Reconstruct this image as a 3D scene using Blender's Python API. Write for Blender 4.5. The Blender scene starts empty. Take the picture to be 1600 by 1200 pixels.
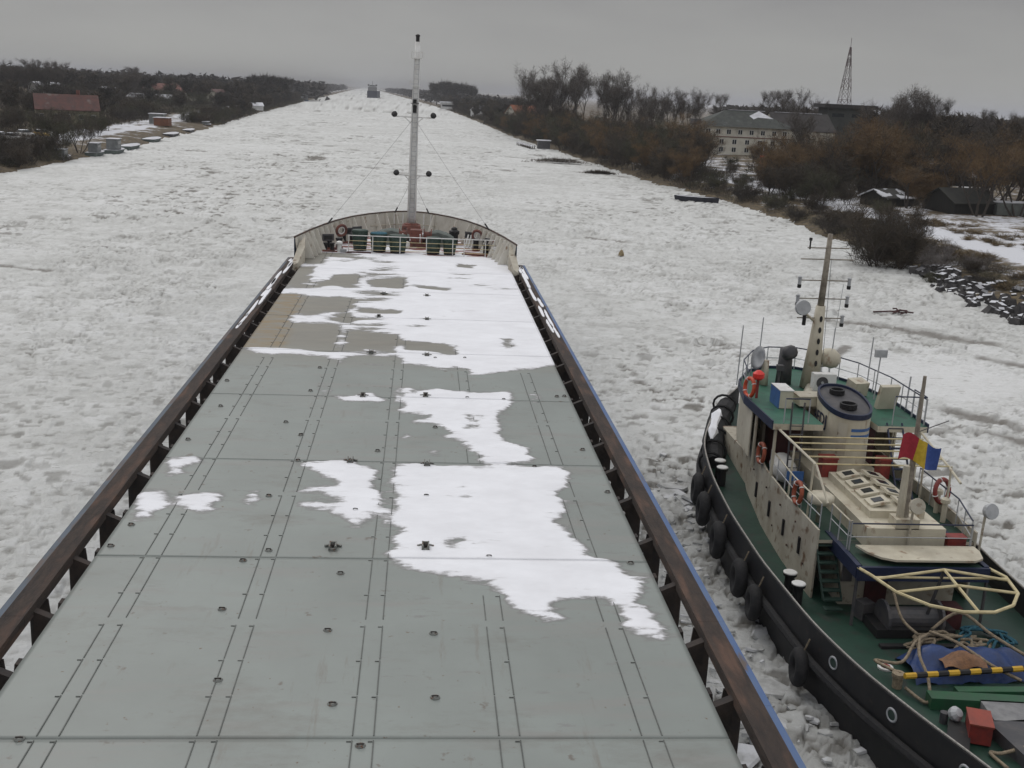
import bpy, math, random
import numpy as np
from math import sin, cos, pi, radians
from mathutils import Vector, Matrix

SC = bpy.context.scene
COL = SC.collection
# ---------------------------------------------------------------- camera, sky, sun, exposure
cd = bpy.data.cameras.new('camera'); cam = bpy.data.objects.new('camera', cd); COL.objects.link(cam)
cd.sensor_width = 36; cd.lens = 1740 / 1600 * 36; cd.clip_start = 0.1; cd.clip_end = 40000
_f = Vector((0.08413873, 0.96394143, -0.25246304)); _r = Vector((0.99611821, -0.07478856, 0.04642395)); _u = Vector((-0.02586862, 0.25538908, 0.96649223))
M = Matrix((_r, _u, -_f)).transposed().to_4x4(); M.translation = (0, 0, 15); cam.matrix_world = M
SC.camera = cam

SUN_EL, SUN_AZ = 42, -25      # degrees; azimuth clockwise from +Y
W = bpy.data.worlds.new('World'); SC.world = W; W.use_nodes = True
nt = W.node_tree; nt.nodes.clear(); N = nt.nodes.new; L = nt.links.new
sky = N('ShaderNodeTexSky'); sky.sky_type = 'NISHITA'; sky.sun_disc = False
sky.sun_elevation = radians(SUN_EL); sky.sun_rotation = radians(SUN_AZ); sky.dust_density = 4
hs = N('ShaderNodeHueSaturation'); hs.inputs['Saturation'].default_value = 0.12; hs.inputs['Value'].default_value = 0.5
L(sky.outputs[0], hs.inputs['Color'])
tc = N('ShaderNodeTexCoord'); sx = N('ShaderNodeSeparateXYZ'); L(tc.outputs['Generated'], sx.inputs[0])
nz = N('ShaderNodeTexNoise'); nz.inputs['Scale'].default_value = 5; nz.inputs['Detail'].default_value = 4
mp = N('ShaderNodeMapping'); mp.inputs['Scale'].default_value = (1, 1, 4); L(tc.outputs['Generated'], mp.inputs[0]); L(mp.outputs[0], nz.inputs['Vector'])
ad = N('ShaderNodeMath'); ad.operation = 'MULTIPLY_ADD'; L(nz.outputs['Fac'], ad.inputs[0]); ad.inputs[1].default_value = 0.07; ad.inputs[2].default_value = -0.035
ad2 = N('ShaderNodeMath'); ad2.operation = 'ADD'; L(sx.outputs['Z'], ad2.inputs[0]); L(ad.outputs[0], ad2.inputs[1])
rp = N('ShaderNodeValToRGB'); cr = rp.color_ramp
def lin(*c): return (*c, 1)
SKY = [(0.0, (.415, .418, .400)), (0.035, (.375, .376, .366)), (0.11, (.255, .253, .259)), (0.28, (.36, .36, .38)), (0.65, (.92, .92, .95)), (1.0, (1, 1, 1.02))]
cr.elements[0].position = 0; cr.elements[0].color = lin(*SKY[0][1]); cr.elements[1].position = 1; cr.elements[1].color = lin(*SKY[-1][1])
for p_, c_ in SKY[1:-1]:
    e_ = cr.elements.new(p_); e_.color = lin(*c_)
L(ad2.outputs[0], rp.inputs[0])
vm = N('ShaderNodeVectorMath'); vm.operation = 'SCALE'; vm.inputs['Scale'].default_value = 10.0; L(rp.outputs[0], vm.inputs[0])
mx = N('ShaderNodeMix'); mx.data_type = 'RGBA'; mx.inputs['Factor'].default_value = 0.93
L(hs.outputs[0], mx.inputs['A']); L(vm.outputs[0], mx.inputs['B'])
bg = N('ShaderNodeBackground'); bg.inputs['Strength'].default_value = 0.1; L(mx.outputs['Result'], bg.inputs['Color'])
wo = N('ShaderNodeOutputWorld'); L(bg.outputs[0], wo.inputs['Surface'])
sd = bpy.data.lights.new('sun', 'SUN'); sd.energy = 0.6; sd.angle = radians(25); sd.color = (1, .97, .93)
so = bpy.data.objects.new('sun', sd); COL.objects.link(so)
_s = Vector((sin(radians(SUN_AZ)) * cos(radians(SUN_EL)), cos(radians(SUN_AZ)) * cos(radians(SUN_EL)), sin(radians(SUN_EL))))
so.rotation_euler = _s.to_track_quat('Z', 'Y').to_euler()
SC.view_settings.view_transform = 'Standard'; SC.view_settings.look = 'None'; SC.view_settings.exposure = 0; SC.view_settings.gamma = 1
SC.render.engine = 'CYCLES'
try:
    SC.cycles.volume_bounces = 1; SC.cycles.max_bounces = 6; SC.cycles.diffuse_bounces = 3
except Exception: pass

# ---------------------------------------------------------------- materials
MATS = {}
def mat(name, c1, c2=None, rough=.6, scale=3., detail=5, thr=(.4, .62), metal=0, bump=0, bscale=None, stretch=(1, 1, 1), coord='Object', c3=None, scale3=9, thr3=(.6, .66)):
    if name in MATS: return MATS[name]
    m = bpy.data.materials.new(name); m.use_nodes = True; t = m.node_tree; n = t.nodes; l = t.links
    b = n['Principled BSDF']; b.inputs['Roughness'].default_value = rough; b.inputs['Metallic'].default_value = metal
    co = n.new('ShaderNodeTexCoord'); ma = n.new('ShaderNodeMapping'); ma.inputs['Scale'].default_value = stretch; l.new(co.outputs[coord], ma.inputs[0])
    c2 = c2 or tuple(x * .72 for x in c1)
    no = n.new('ShaderNodeTexNoise'); no.inputs['Scale'].default_value = scale; no.inputs['Detail'].default_value = detail; no.inputs['Roughness'].default_value = .62; l.new(ma.outputs[0], no.inputs['Vector'])
    r = n.new('ShaderNodeValToRGB'); r.color_ramp.elements[0].position = thr[0]; r.color_ramp.elements[1].position = thr[1]
    r.color_ramp.elements[0].color = lin(*c1); r.color_ramp.elements[1].color = lin(*c2); l.new(no.outputs['Fac'], r.inputs[0])
    out = r.outputs[0]
    if c3:
        n3 = n.new('ShaderNodeTexNoise'); n3.inputs['Scale'].default_value = scale3; n3.inputs['Detail'].default_value = 6; l.new(ma.outputs[0], n3.inputs['Vector'])
        r3 = n.new('ShaderNodeMapRange'); r3.inputs[1].default_value = thr3[0]; r3.inputs[2].default_value = thr3[1]; l.new(n3.outputs['Fac'], r3.inputs[0])
        mi = n.new('ShaderNodeMix'); mi.data_type = 'RGBA'; l.new(r3.outputs[0], mi.inputs['Factor']); l.new(out, mi.inputs['A']); mi.inputs['B'].default_value = lin(*c3)
        out = mi.outputs['Result']
    l.new(out, b.inputs['Base Color'])
    if bump:
        nb = n.new('ShaderNodeTexNoise'); nb.inputs['Scale'].default_value = bscale or scale * 4; nb.inputs['Detail'].default_value = 4; l.new(ma.outputs[0], nb.inputs['Vector'])
        bu = n.new('ShaderNodeBump'); bu.inputs['Strength'].default_value = bump; bu.inputs['Distance'].default_value = .05; l.new(nb.outputs['Fac'], bu.inputs['Height']); l.new(bu.outputs[0], b.inputs['Normal'])
    MATS[name] = m; return m

cream = mat('cream_paint', (.56, .52, .41), (.43, .39, .30), .5, 1.1, detail=8, c3=(.24, .15, .09), scale3=3.4, thr3=(.60, .74), stretch=(1, 1, .55))
creamdirty = mat('dirty_cream_paint', (.46, .43, .35), (.36, .32, .25), .6, 1.2, c3=(.15, .09, .05), scale3=3, thr3=(.58, .7))
white = mat('white_paint', (.70, .70, .68), (.58, .57, .54), .45, 2, c3=(.35, .25, .16), scale3=6, thr3=(.68, .74))
yellowpipe = mat('pale_yellow_paint', (.60, .52, .30), (.48, .40, .22), .5, 4)
black = mat('black_paint', (.007, .007, .008), (.013, .012, .012), .6, 2, c3=(.03, .02, .016), scale3=4, thr3=(.62, .72))
rubber = mat('black_rubber', (.012, .012, .013), (.022, .021, .021), .85, 6, bump=.3)
bluehull = mat('blue_hull_paint', (.045, .10, .24), (.07, .13, .25), .5, 2, c3=(.12, .075, .05), scale3=3, thr3=(.62, .72))
navy = mat('navy_paint', (.008, .014, .042), (.013, .021, .055), .5, 3)
rust = mat('rusty_steel', (.075, .042, .03), (.036, .024, .02), .85, 2.2, c3=(.14, .07, .04), scale3=3.4, thr3=(.56, .7), bump=.5, stretch=(2, .5, 2))
darksteel = mat('dark_steel', (.022, .018, .017), (.04, .028, .022), .8, 3, bump=.3)
redoxide = mat('red_oxide_paint', (.20, .07, .05), (.12, .05, .04), .75, 2, c3=(.07, .035, .03), scale3=5, thr3=(.55, .65))
greendeck = mat('green_deck_paint', (.007, .034, .021), (.012, .046, .029), .55, 1.2, c3=(.02, .028, .022), scale3=2.2, thr3=(.55, .68), bump=.15)
greentop = mat('green_roof_paint', (.020, .095, .060), (.032, .125, .08), .55, 1.5, c3=(.03, .06, .045), scale3=2.5, thr3=(.56, .68))
dgreen = mat('dark_green_metal', (.020, .045, .034), (.03, .055, .042), .6, 3, c3=(.06, .04, .03), scale3=6, thr3=(.62, .7))
greygreen = mat('grey_green_cover', (.13, .15, .135), (.09, .105, .095), .8, 2, bump=.4)
grey = mat('grey_paint', (.22, .22, .22), (.15, .15, .155), .6, 3)
lightgrey = mat('light_grey_metal', (.42, .43, .44), (.32, .33, .34), .45, 3)
dgrey = mat('dark_grey_metal', (.055, .055, .06), (.085, .08, .08), .6, 3)
glass = mat('dark_glass', (.015, .02, .024), (.03, .036, .04), .12, 1)
snowm = mat('fresh_snow', (.86, .87, .90), (.80, .81, .84), .8, 3, bump=.25)
orange = mat('orange_plastic', (.62, .09, .03), (.5, .07, .03), .5, 5)
redp = mat('red_paint', (.24, .032, .024), (.16, .026, .022), .55, 4)
brightred = mat('bright_red_plastic', (.75, .03, .02), (.6, .03, .02), .45, 4)
bluetarp = mat('blue_tarpaulin', (.014, .045, .16), (.009, .028, .10), .45, 2.5, bump=.6, bscale=4)
bluep = mat('blue_paint', (.05, .14, .36), (.04, .11, .28), .5, 4)
maroon = mat('maroon_paint', (.075, .018, .018), (.05, .014, .014), .6, 3)
ropem = mat('tan_rope', (.32, .26, .18), (.20, .16, .11), .9, 12, bump=.6, bscale=40)
tealrope = mat('teal_rope', (.03, .13, .17), (.02, .08, .12), .9, 12, bump=.6, bscale=40)
yellow = mat('yellow_paint', (.60, .36, .02), (.5, .29, .02), .5, 5)
wood = mat('weathered_wood', (.13, .09, .06), (.07, .05, .035), .85, 3, stretch=(6, 6, 1), bump=.4)
flagr = mat('flag_red', (.40, .03, .05), (.32, .025, .04), .8, 8)
flagy = mat('flag_yellow', (.55, .38, .03), (.46, .31, .02), .8, 8)
flagb = mat('flag_blue', (.05, .10, .34), (.04, .08, .28), .8, 8)

# ---------------------------------------------------------------- mesh building
class MB:
    def __init__(s): s.v = []; s.f = []; s.m = []; s.mats = []
    def mi(s, m):
        if m not in s.mats: s.mats.append(m)
        return s.mats.index(m)
    def add(s, vs, fs, m=None):
        o = len(s.v); s.v.extend(tuple(map(float, v)) for v in vs); k = s.mi(m) if m else 0
        for f in fs: s.f.append(tuple(i + o for i in f)); s.m.append(k)
        return s
    def box(s, c, d, m=None, rz=0, rx=0, ry=0, taper=1):
        x, y, z = (q / 2 for q in d); R_ = Matrix.Rotation(rz, 3, 'Z') @ Matrix.Rotation(ry, 3, 'Y') @ Matrix.Rotation(rx, 3, 'X'); c = Vector(c)
        vs = []
        for k in (-1, 1):
            t = 1 if k < 0 else taper
            for a, b in ((-1, -1), (1, -1), (1, 1), (-1, 1)): vs.append(c + R_ @ Vector((a * x * t, b * y * t, k * z)))
        return s.add(vs, [(3, 2, 1, 0), (4, 5, 6, 7), (0, 1, 5, 4), (1, 2, 6, 5), (2, 3, 7, 6), (3, 0, 4, 7)], m)
    def tube(s, pts, r, m=None, n=6, r2=None, cap=True):
        pts = [Vector(p) for p in pts]; K = len(pts); vs = []; fs = []
        for i, p in enumerate(pts):
            d = (pts[min(i + 1, K - 1)] - pts[max(i - 1, 0)]).normalized()
            a = d.cross(Vector((0, 0, 1)))
            if a.length < .05: a = d.cross(Vector((0, 1, 0)))
            a.normalize(); b = d.cross(a)
            rr = r if r2 is None else r + (r2 - r) * i / (K - 1)
            if isinstance(r, (list, tuple)): rr = r[i]
            for k in range(n):
                t = 2 * pi * k / n; vs.append(p + a * (cos(t) * rr) + b * (sin(t) * rr))
        for i in range(K - 1):
            for k in range(n): fs.append((i * n + k, i * n + (k + 1) % n, (i + 1) * n + (k + 1) % n, (i + 1) * n + k))
        if cap: fs.append(tuple(range(n))[::-1]); fs.append(tuple((K - 1) * n + k for k in range(n)))
        return s.add(vs, fs, m)
    def prism(s, out, z0, z1, m=None, mtop=None):
        n = len(out); f0 = z0 if callable(z0) else (lambda x, y: z0); f1 = z1 if callable(z1) else (lambda x, y: z1)
        vs = [(x, y, f0(x, y)) for x, y in out] + [(x, y, f1(x, y)) for x, y in out]
        s.add(vs, [(i, (i + 1) % n, n + (i + 1) % n, n + i) for i in range(n)] + [tuple(range(n))[::-1]], m)
        return s.add([(x, y, f1(x, y)) for x, y in out], [tuple(range(n))], mtop or m)
    def lathe(s, c, prof, m=None, n=16, ax=(0, 0, 1), sx=1, sy=1):
        q = Vector((0, 0, 1)).rotation_difference(Vector(ax).normalized()); c = Vector(c); vs = []; fs = []; K = len(prof)
        for r, z in prof:
            for k in range(n):
                t = 2 * pi * k / n; vs.append(c + q @ Vector((r * cos(t) * sx, r * sin(t) * sy, z)))
        for i in range(K - 1):
            for k in range(n): fs.append((i * n + k, i * n + (k + 1) % n, (i + 1) * n + (k + 1) % n, (i + 1) * n + k))
        fs.append(tuple(range(n))[::-1]); fs.append(tuple((K - 1) * n + k for k in range(n)))
        return s.add(vs, fs, m)
    def torus(s, c, R, r, m=None, ax=(0, 0, 1), n=18, k=8, a0=0, a1=2 * pi):
        q = Vector((0, 0, 1)).rotation_difference(Vector(ax).normalized()); c = Vector(c)
        vs = []; fs = []
        for i in range(n):
            a = 2 * pi * i / n
            for j in range(k):
                b = 2 * pi * j / k; vs.append(c + q @ Vector(((R + r * cos(b)) * cos(a), (R + r * cos(b)) * sin(a), r * sin(b))))
        for i in range(n):
            for j in range(k): fs.append((i * k + j, ((i + 1) % n) * k + j, ((i + 1) % n) * k + (j + 1) % k, i * k + (j + 1) % k))
        return s.add(vs, fs, m)
    def build(s, name, m=None, parent=None, smooth=False):
        me = bpy.data.meshes.new(name)
        off = Vector(parent_world(parent)) if parent else Vector((0, 0, 0))
        me.from_pydata([(v[0] - off.x, v[1] - off.y, v[2] - off.z) for v in s.v], [], s.f)
        for q in (s.mats or [m]): me.materials.append(q)
        if s.mats: me.polygons.foreach_set('material_index', s.m)
        if smooth: me.polygons.foreach_set('use_smooth', [True] * len(me.polygons))
        me.update()
        o = bpy.data.objects.new(name, me); COL.objects.link(o)
        if parent: o.parent = parent
        return o
def parent_world(o):
    p = Vector((0, 0, 0))
    while o: p += o.location; o = o.parent
    return p
def recenter(o):
    "give a top-level mesh an origin at its base"
    me = o.data; co = np.empty(len(me.vertices) * 3, np.float32); me.vertices.foreach_get('co', co); co = co.reshape(-1, 3)
    c = (co.min(0) + co.max(0)) / 2; c[2] = co[:, 2].min(); co -= c; me.vertices.foreach_set('co', co.ravel()); me.update()
    o.location = o.location + Vector(map(float, c)); return o
def tag(o, label=None, cat=None, group=None, kind=None):
    if label: o['label'] = label
    if cat: o['category'] = cat
    if group: o['group'] = group
    if kind: o['kind'] = kind
    return o
def empty(name, loc, label, cat, group=None):
    o = bpy.data.objects.new(name, None); o.location = loc; COL.objects.link(o); o.empty_display_size = .2
    return tag(o, label, cat, group)
def thing1(mb, name, m, label, cat, group=None, smooth=False):
    return tag(recenter(mb.build(name, m, None, smooth)), label, cat, group)
def copy_tree(o, loc, rz=0, sc=1, label=None, group=None):
    c = o.copy(); COL.objects.link(c); c.location = loc; c.rotation_euler = (0, 0, rz); c.scale = (sc, sc, sc) if not isinstance(sc, tuple) else sc
    if label: c['label'] = label
    if group: c['group'] = group
    for ch in list(o.children):
        d = ch.copy(); COL.objects.link(d); d.parent = c
    return c
def np_mesh(name, co, quads, m, smooth=True, attrs=None):
    me = bpy.data.meshes.new(name); co = np.ascontiguousarray(co, np.float32); k = quads.shape[1]
    me.vertices.add(len(co)); me.vertices.foreach_set('co', co.ravel())
    me.loops.add(quads.size); me.loops.foreach_set('vertex_index', quads.astype(np.int32).ravel())
    me.polygons.add(len(quads)); me.polygons.foreach_set('loop_start', np.arange(0, quads.size, k, dtype=np.int32))
    me.update(calc_edges=True)
    if smooth: me.polygons.foreach_set('use_smooth', np.ones(len(quads), bool))
    for a, val in (attrs or {}).items():
        at = me.attributes.new(a, 'FLOAT', 'POINT'); at.data.foreach_set('value', np.ascontiguousarray(val, np.float32))
    for q in (m if isinstance(m, list) else [m]): me.materials.append(q)
    o = bpy.data.objects.new(name, me); COL.objects.link(o); return o
def grid_quads(nr, nc):
    i = np.arange(nr * nc).reshape(nr, nc)
    return np.stack([i[:-1, :-1], i[:-1, 1:], i[1:, 1:], i[1:, :-1]], -1).reshape(-1, 4)
def h2(ix, iy, s):
    h = (ix.astype(np.int64) * 374761393 + iy.astype(np.int64) * 668265263 + s * 974634777) & 0xffffffff
    h = ((h ^ (h >> 13)) * 1274126177) & 0xffffffff; h = (h ^ (h >> 16)) & 0xffffffff
    return h.astype(np.float64) / 4294967295.
def vnoise(x, y, s=0):
    ix, iy = np.floor(x), np.floor(y); fx, fy = x - ix, y - iy; fx = fx * fx * (3 - 2 * fx); fy = fy * fy * (3 - 2 * fy)
    a = h2(ix, iy, s); b = h2(ix + 1, iy, s); c = h2(ix, iy + 1, s); d = h2(ix + 1, iy + 1, s)
    return (a * (1 - fx) + b * fx) * (1 - fy) + (c * (1 - fx) + d * fx) * fy
def fbm(x, y, s=0, o=4):
    t = 0; a = .5
    for i in range(o): t = t + a * vnoise(x, y, s + i * 7); x = x * 2.03; y = y * 2.03; a *= .5
    return t
def plates(x, y, sc, s):
    "brash ice: every cell is a tilted plate; returns height and gap width"
    x = x / sc; y = y / sc; ix, iy = np.floor(x), np.floor(y)
    f1 = np.full(x.shape, 9.); f2 = np.full(x.shape, 9.); hh = np.zeros(x.shape); hid = np.zeros(x.shape)
    for dx in (-1, 0, 1):
        for dy in (-1, 0, 1):
            cx, cy = ix + dx, iy + dy; px = cx + .1 + .8 * h2(cx, cy, s); py = cy + .1 + .8 * h2(cx, cy, s + 1)
            d = np.hypot(x - px, y - py); c = d < f1
            z = h2(cx, cy, s + 2) - .5 + (h2(cx, cy, s + 3) - .5) * 1.5 * (x - px) + (h2(cx, cy, s + 4) - .5) * 1.5 * (y - py)
            f2 = np.where(c, f1, np.minimum(f2, d)); hh = np.where(c, z, hh); hid = np.where(c, h2(cx, cy, s + 5), hid); f1 = np.where(c, d, f1)
    return hh, f2 - f1, hid
# ---------------------------------------------------------------- the setting: land, ice
LBY = [-300, 0, 120, 173, 216, 325, 545, 1047, 1500, 4000, 14000]; LBX = [-46, -56, -60, -62.5, -61.5, -65.5, -79, -106, -128, -255, -755]
RBY = [-300, 0, 60, 82, 107, 161, 217, 300, 396, 600, 889, 1500, 4000, 14000]; RBX = [62, 52, 48, 46.8, 48.5, 49.4, 42.5, 37.5, 31.5, 27, 17.5, -14, -150, -650]
def lbx(y): return np.interp(y, LBY, LBX)
def rbx(y): return np.interp(y, RBY, RBX)
def land_h(d, x, y):
    h = np.interp(d, [-6, -2, 0, 2, 5, 10, 25, 80, 300], [-1.6, -.7, .05, .55, 1.05, 1.35, 1.5, 1.6, 2.0])
    return h + np.where(d > 0, (fbm(x * .18, y * .18, 3, 3) - .45) * np.clip(d * .2, 0, .7), 0) + np.where(d > -1, (fbm(x * .9, y * .9, 5, 2) - .35) * .18, 0)
def ground_z(x, y):
    x = np.array([float(x)]); y = np.array([float(y)])
    d = np.maximum(lbx(y) - x, x - rbx(y)); return float(land_h(d, x, y)[0])

ys = np.concatenate([np.arange(-120, 60, 6), np.arange(60, 240, 1.1), np.arange(240, 480, 2.5), np.geomspace(480, 14000, 90)])
dl = np.concatenate([[9000, 5000, 2500, 1200, 700, 450, 300, 220, 160], np.arange(120, 40, -5), np.arange(40, 14, -1.6), np.arange(14, -2.1, -.8), [-6]])
X0 = lbx(ys)[:, None] - dl[None, :]; X1 = rbx(ys)[:, None] + dl[::-1][None, :]
wob = (fbm(ys / 7, ys * 0 + 3, 9, 3) - .45) * 3.2; wob2 = (fbm(ys / 6, ys * 0 + 8, 11, 3) - .45) * 3.2
D0 = dl[None, :] + wob[:, None] * np.clip(1 - np.abs(dl) / 20, 0, 1)[None, :]; D1 = dl[::-1][None, :] + wob2[:, None] * np.clip(1 - np.abs(dl[::-1]) / 20, 0, 1)[None, :]
XX = np.concatenate([X0, X1], 1); DD = np.concatenate([D0, D1], 1); YY = np.repeat(ys[:, None], XX.shape[1], 1)
ZZ = land_h(DD, XX, YY)
gm = bpy.data.materials.new('winter_ground'); gm.use_nodes = True
def ground_mat(m):
    t = m.node_tree; n = t.nodes; l = t.links; b = n['Principled BSDF']; b.inputs['Roughness'].default_value = .95
    co = n.new('ShaderNodeTexCoord'); a = n.new('ShaderNodeAttribute'); a.attribute_name = 'bare'
    n1 = n.new('ShaderNodeTexNoise'); n1.inputs['Scale'].default_value = .16; n1.inputs['Detail'].default_value = 8; n1.inputs['Roughness'].default_value = .68; l.new(co.outputs['Object'], n1.inputs['Vector'])
    n2 = n.new('ShaderNodeTexNoise'); n2.inputs['Scale'].default_value = 1.6; n2.inputs['Detail'].default_value = 5; l.new(co.outputs['Object'], n2.inputs['Vector'])
    ad = n.new('ShaderNodeMath'); ad.operation = 'MULTIPLY_ADD'; l.new(n1.outputs['Fac'], ad.inputs[0]); ad.inputs[1].default_value = 1.5; l.new(a.outputs['Fac'], ad.inputs[2])
    ad2 = n.new('ShaderNodeMath'); ad2.operation = 'MULTIPLY_ADD'; l.new(n2.outputs['Fac'], ad2.inputs[0]); ad2.inputs[1].default_value = .55; l.new(ad.outputs[0], ad2.inputs[2])
    mr = n.new('ShaderNodeMapRange'); mr.inputs[1].default_value = 1.18; mr.inputs[2].default_value = 1.36; l.new(ad2.outputs[0], mr.inputs[0])
    gr = n.new('ShaderNodeValToRGB'); gr.color_ramp.elements[0].position = .35; gr.color_ramp.elements[1].position = .65
    gr.color_ramp.elements[0].color = lin(.045, .034, .022); gr.color_ramp.elements[1].color = lin(.14, .105, .055); l.new(n2.outputs['Fac'], gr.inputs[0])
    mi = n.new('ShaderNodeMix'); mi.data_type = 'RGBA'; l.new(mr.outputs[0], mi.inputs['Factor']); mi.inputs['A'].default_value = lin(.60, .61, .64); l.new(gr.outputs[0], mi.inputs['B'])
    l.new(mi.outputs['Result'], b.inputs['Base Color'])
    bu = n.new('ShaderNodeBump'); bu.inputs['Strength'].default_value = .7; bu.inputs['Distance'].default_value = .25; l.new(n2.outputs['Fac'], bu.inputs['Height']); l.new(bu.outputs[0], b.inputs['Normal'])
ground_mat(gm)
bare = np.interp(DD, [-2, 0, 3, 8, 14, 40, 150, 400, 1500], [.5, .5, .42, .30, .14, .17, .22, .12, -.15])
# the snowed-over track and quay run along the banks
sideL = np.concatenate([np.ones_like(D0), np.zeros_like(D1)], 1)
track = np.exp(-((DD - 11.5) / 1.5) ** 2) + np.exp(-((DD - 17.5) / 1.2) ** 2) * sideL
bare = bare - .55 * track * np.where((YY < 330) & (YY > 60), 1, .2)
bare = bare + np.where(sideL > 0, np.interp(DD, [0, 18, 26, 200, 600], [.05, .05, .42, .42, .25]), np.interp(DD, [0, 20, 45, 120], [.03, .10, .22, .2])) * np.where((YY > 130) | (sideL > 0), 1, .2)
np_mesh('ground', np.stack([XX, YY, ZZ], -1).reshape(-1, 3), grid_quads(*XX.shape), gm, True, {'bare': bare.ravel()})['kind'] = 'structure'

# river ice: one sheet, finest near the ship
th = np.radians(np.concatenate([np.arange(-100, -44, 4), np.arange(-44, -20, .125), np.arange(-20, 52, .092), np.arange(52, 104, 4)]))
rr = [7.0]
while rr[-1] < 700: rr.append(rr[-1] * 1.0054 + (.02 if rr[-1] < 60 else 0))
while rr[-1] < 14000: rr.append(rr[-1] * 1.12)
rr = np.array(rr)
TX = np.sin(th)[None, :] * rr[:, None]; TY = np.cos(th)[None, :] * rr[:, None]; RR = np.repeat(rr[:, None], len(th), 1)
inside = (TX > lbx(TY) - 7) & (TX < rbx(TY) + 7)
ix_ = np.flatnonzero(inside.ravel()); x = TX.ravel()[ix_]; y = TY.ravel()[ix_]; r = RR.ravel()[ix_]
wx = x + (fbm(x * .5, y * .5, 21, 3) - .5) * 2.2; wy = y + (fbm(x * .5, y * .5, 31, 3) - .5) * 2.2
big, bgap, bid = plates(wx, wy * 1.15, 2.6, 40); mid, mgap, mid_id = plates(wx, wy, 1.05, 50); sml, sgap, sid = plates(wx, wy, .40, 60)
act = fbm(x * .045, y * .03, 70, 4)                      # where the ice is rough and where it lies in smooth floes
rough = np.clip((act - .30) * 5.5, .45, 1)
smooth_floe = np.exp(-(((x - 29) / 10) ** 2 + ((y - 61) / 7) ** 2)) + .8 * np.exp(-(((x - 24) / 5) ** 2 + ((y - 74) / 6) ** 2))
rough = rough * np.clip(1 - 1.1 * smooth_floe, .06, 1)
gapzone = ((x > 5) & (x < 11.5) & (y < 40)).astype(float)
rough = np.maximum(rough, gapzone * .9)
fade = np.clip(1 - r / 900, .25, 1)
ridge = np.clip(fbm(x * .11, y * .2, 80, 4) - .56, 0, 1) * 5
flat = np.maximum((bid > .80) * np.clip(bgap * 9, 0, 1), (mid_id > .80) * np.clip(mgap * 7, 0, 1))      # whole plates among the brash
z = rough * (.11 * mid + (.15 * sml) * (1 - .9 * flat) + .07 * big + .07 * flat + .10 * (fbm(x * 2.6, y * 2.6, 90, 3) - .5)) + ridge * rough * np.clip(mid + .25, 0, 1) * .35
crk = np.clip(1 - mgap / .12, 0, 1) * .5 + np.clip(1 - bgap / .05, 0, 1) * (.5 + .6 * (bid > .80)) + np.clip(1 - sgap / .14, 0, 1) * .35 * (1 - flat) * (r < 120)
z = z - crk * .10 * rough
dark = np.clip(crk * rough * 1.1, 0, 1) * np.clip((fbm(x * .25, y * .25, 95, 3) - .30) * 3.5, 0, 1)
# refrozen leads: thin dark brown grey bands in the ice
def lead(ax, ay, bx_, by_, w):
    dx, dy = bx_ - ax, by_ - ay; L2 = dx * dx + dy * dy; t = np.clip(((x - ax) * dx + (y - ay) * dy) / L2, 0, 1)
    d = np.hypot(x - ax - t * dx, y - ay - t * dy) + (fbm(x * .8, y * .8, 101, 3) - .45) * 1.6
    return np.clip(1.25 - d / w, 0, 1)
ld = 0 * x
for q in [(29, 78.5, 34, 75.6, .7), (33.5, 76.2, 38.5, 71.5, 1.3), (28, 54, 30.5, 50.5, .7), (27.6, 50.3, 29.6, 48.2, .6), (36, 66.5, 41, 62, .6), (31, 82, 35, 81, .35), (25, 66, 28, 69, .35), (20, 276, 31, 262, 1.2), (23, 259, 37, 254, .9), (31, 231, 40, 221, .9), (8, 238, 26, 240, .5), (-30, 62, -27, 60.5, .4), (-33, 90, -29, 88.5, .5), (-12, 120, -6, 119, .5), (-38, 140, -32, 142, .5), (-8, 205, 4, 203, .6), (18, 122, 23, 118, .5), (-42, 108, -38, 108, .5)]:
    ld = np.maximum(ld, lead(*q))
z = z - ld * .05
# small dark gaps between the cakes, drawn out across the channel
def flecks(sx_, sy_, s, p):
    u = (x + (fbm(x * .7, y * .7, s + 5, 3) - .5) * 1.5) / sx_; v = (y + (fbm(x * .7, y * .7, s + 6, 3) - .5) * 1.8 + .35 * x * (h2(np.floor(x / 9), np.floor(y / 9), s + 7) - .5)) / sy_
    iu, iv = np.floor(u), np.floor(v); keep = h2(iu, iv, s) < p
    d = np.hypot((u - iu - .5 + (h2(iu, iv, s + 1) - .5) * .4) / (.22 + .26 * h2(iu, iv, s + 2)), (v - iv - .5) / (.18 + .3 * h2(iu, iv, s + 3)))
    return keep * np.clip((1.0 - d) * 5, 0, 1) * (.45 + .55 * h2(iu, iv, s + 4))
dens = np.clip((fbm(x * .035, y * .022, 140, 4) - .30) * 3, .25, 1.2)
hole = np.maximum(np.maximum(flecks(.85, .42, 300, .34) * (r < 75), flecks(1.6, .8, 320, .28) * (r < 220)), np.maximum(flecks(3.0, 1.6, 340, .10 + .06 * (r > 150)), flecks(6.5, 5.0, 360, .15) * (r > 170)))
hole = hole * np.clip(dens, 0, 1) * np.clip(rough * 1.6 - .2, 0, 1)
dark = np.clip(dark * .8 + hole * 1.3, 0, 1)
z = z - hole * .07
tone = np.clip(.60 + (fbm(x * .07, y * .09, 110, 4) - .47) * .5 + .16 * flat - .10 * (bid < .12) + (fbm(x * 1.1, y * 1.5, 120, 3) - .45) * .5 - .26 * gapzone + .45 * np.clip(smooth_floe, 0, 1), 0, 1)
remap = -np.ones(inside.size, np.int64); remap[ix_] = np.arange(len(ix_))
qd = remap[grid_quads(*TX.shape)]; qd = qd[(qd >= 0).all(1)]
im = bpy.data.materials.new('river_ice'); im.use_nodes = True
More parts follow.
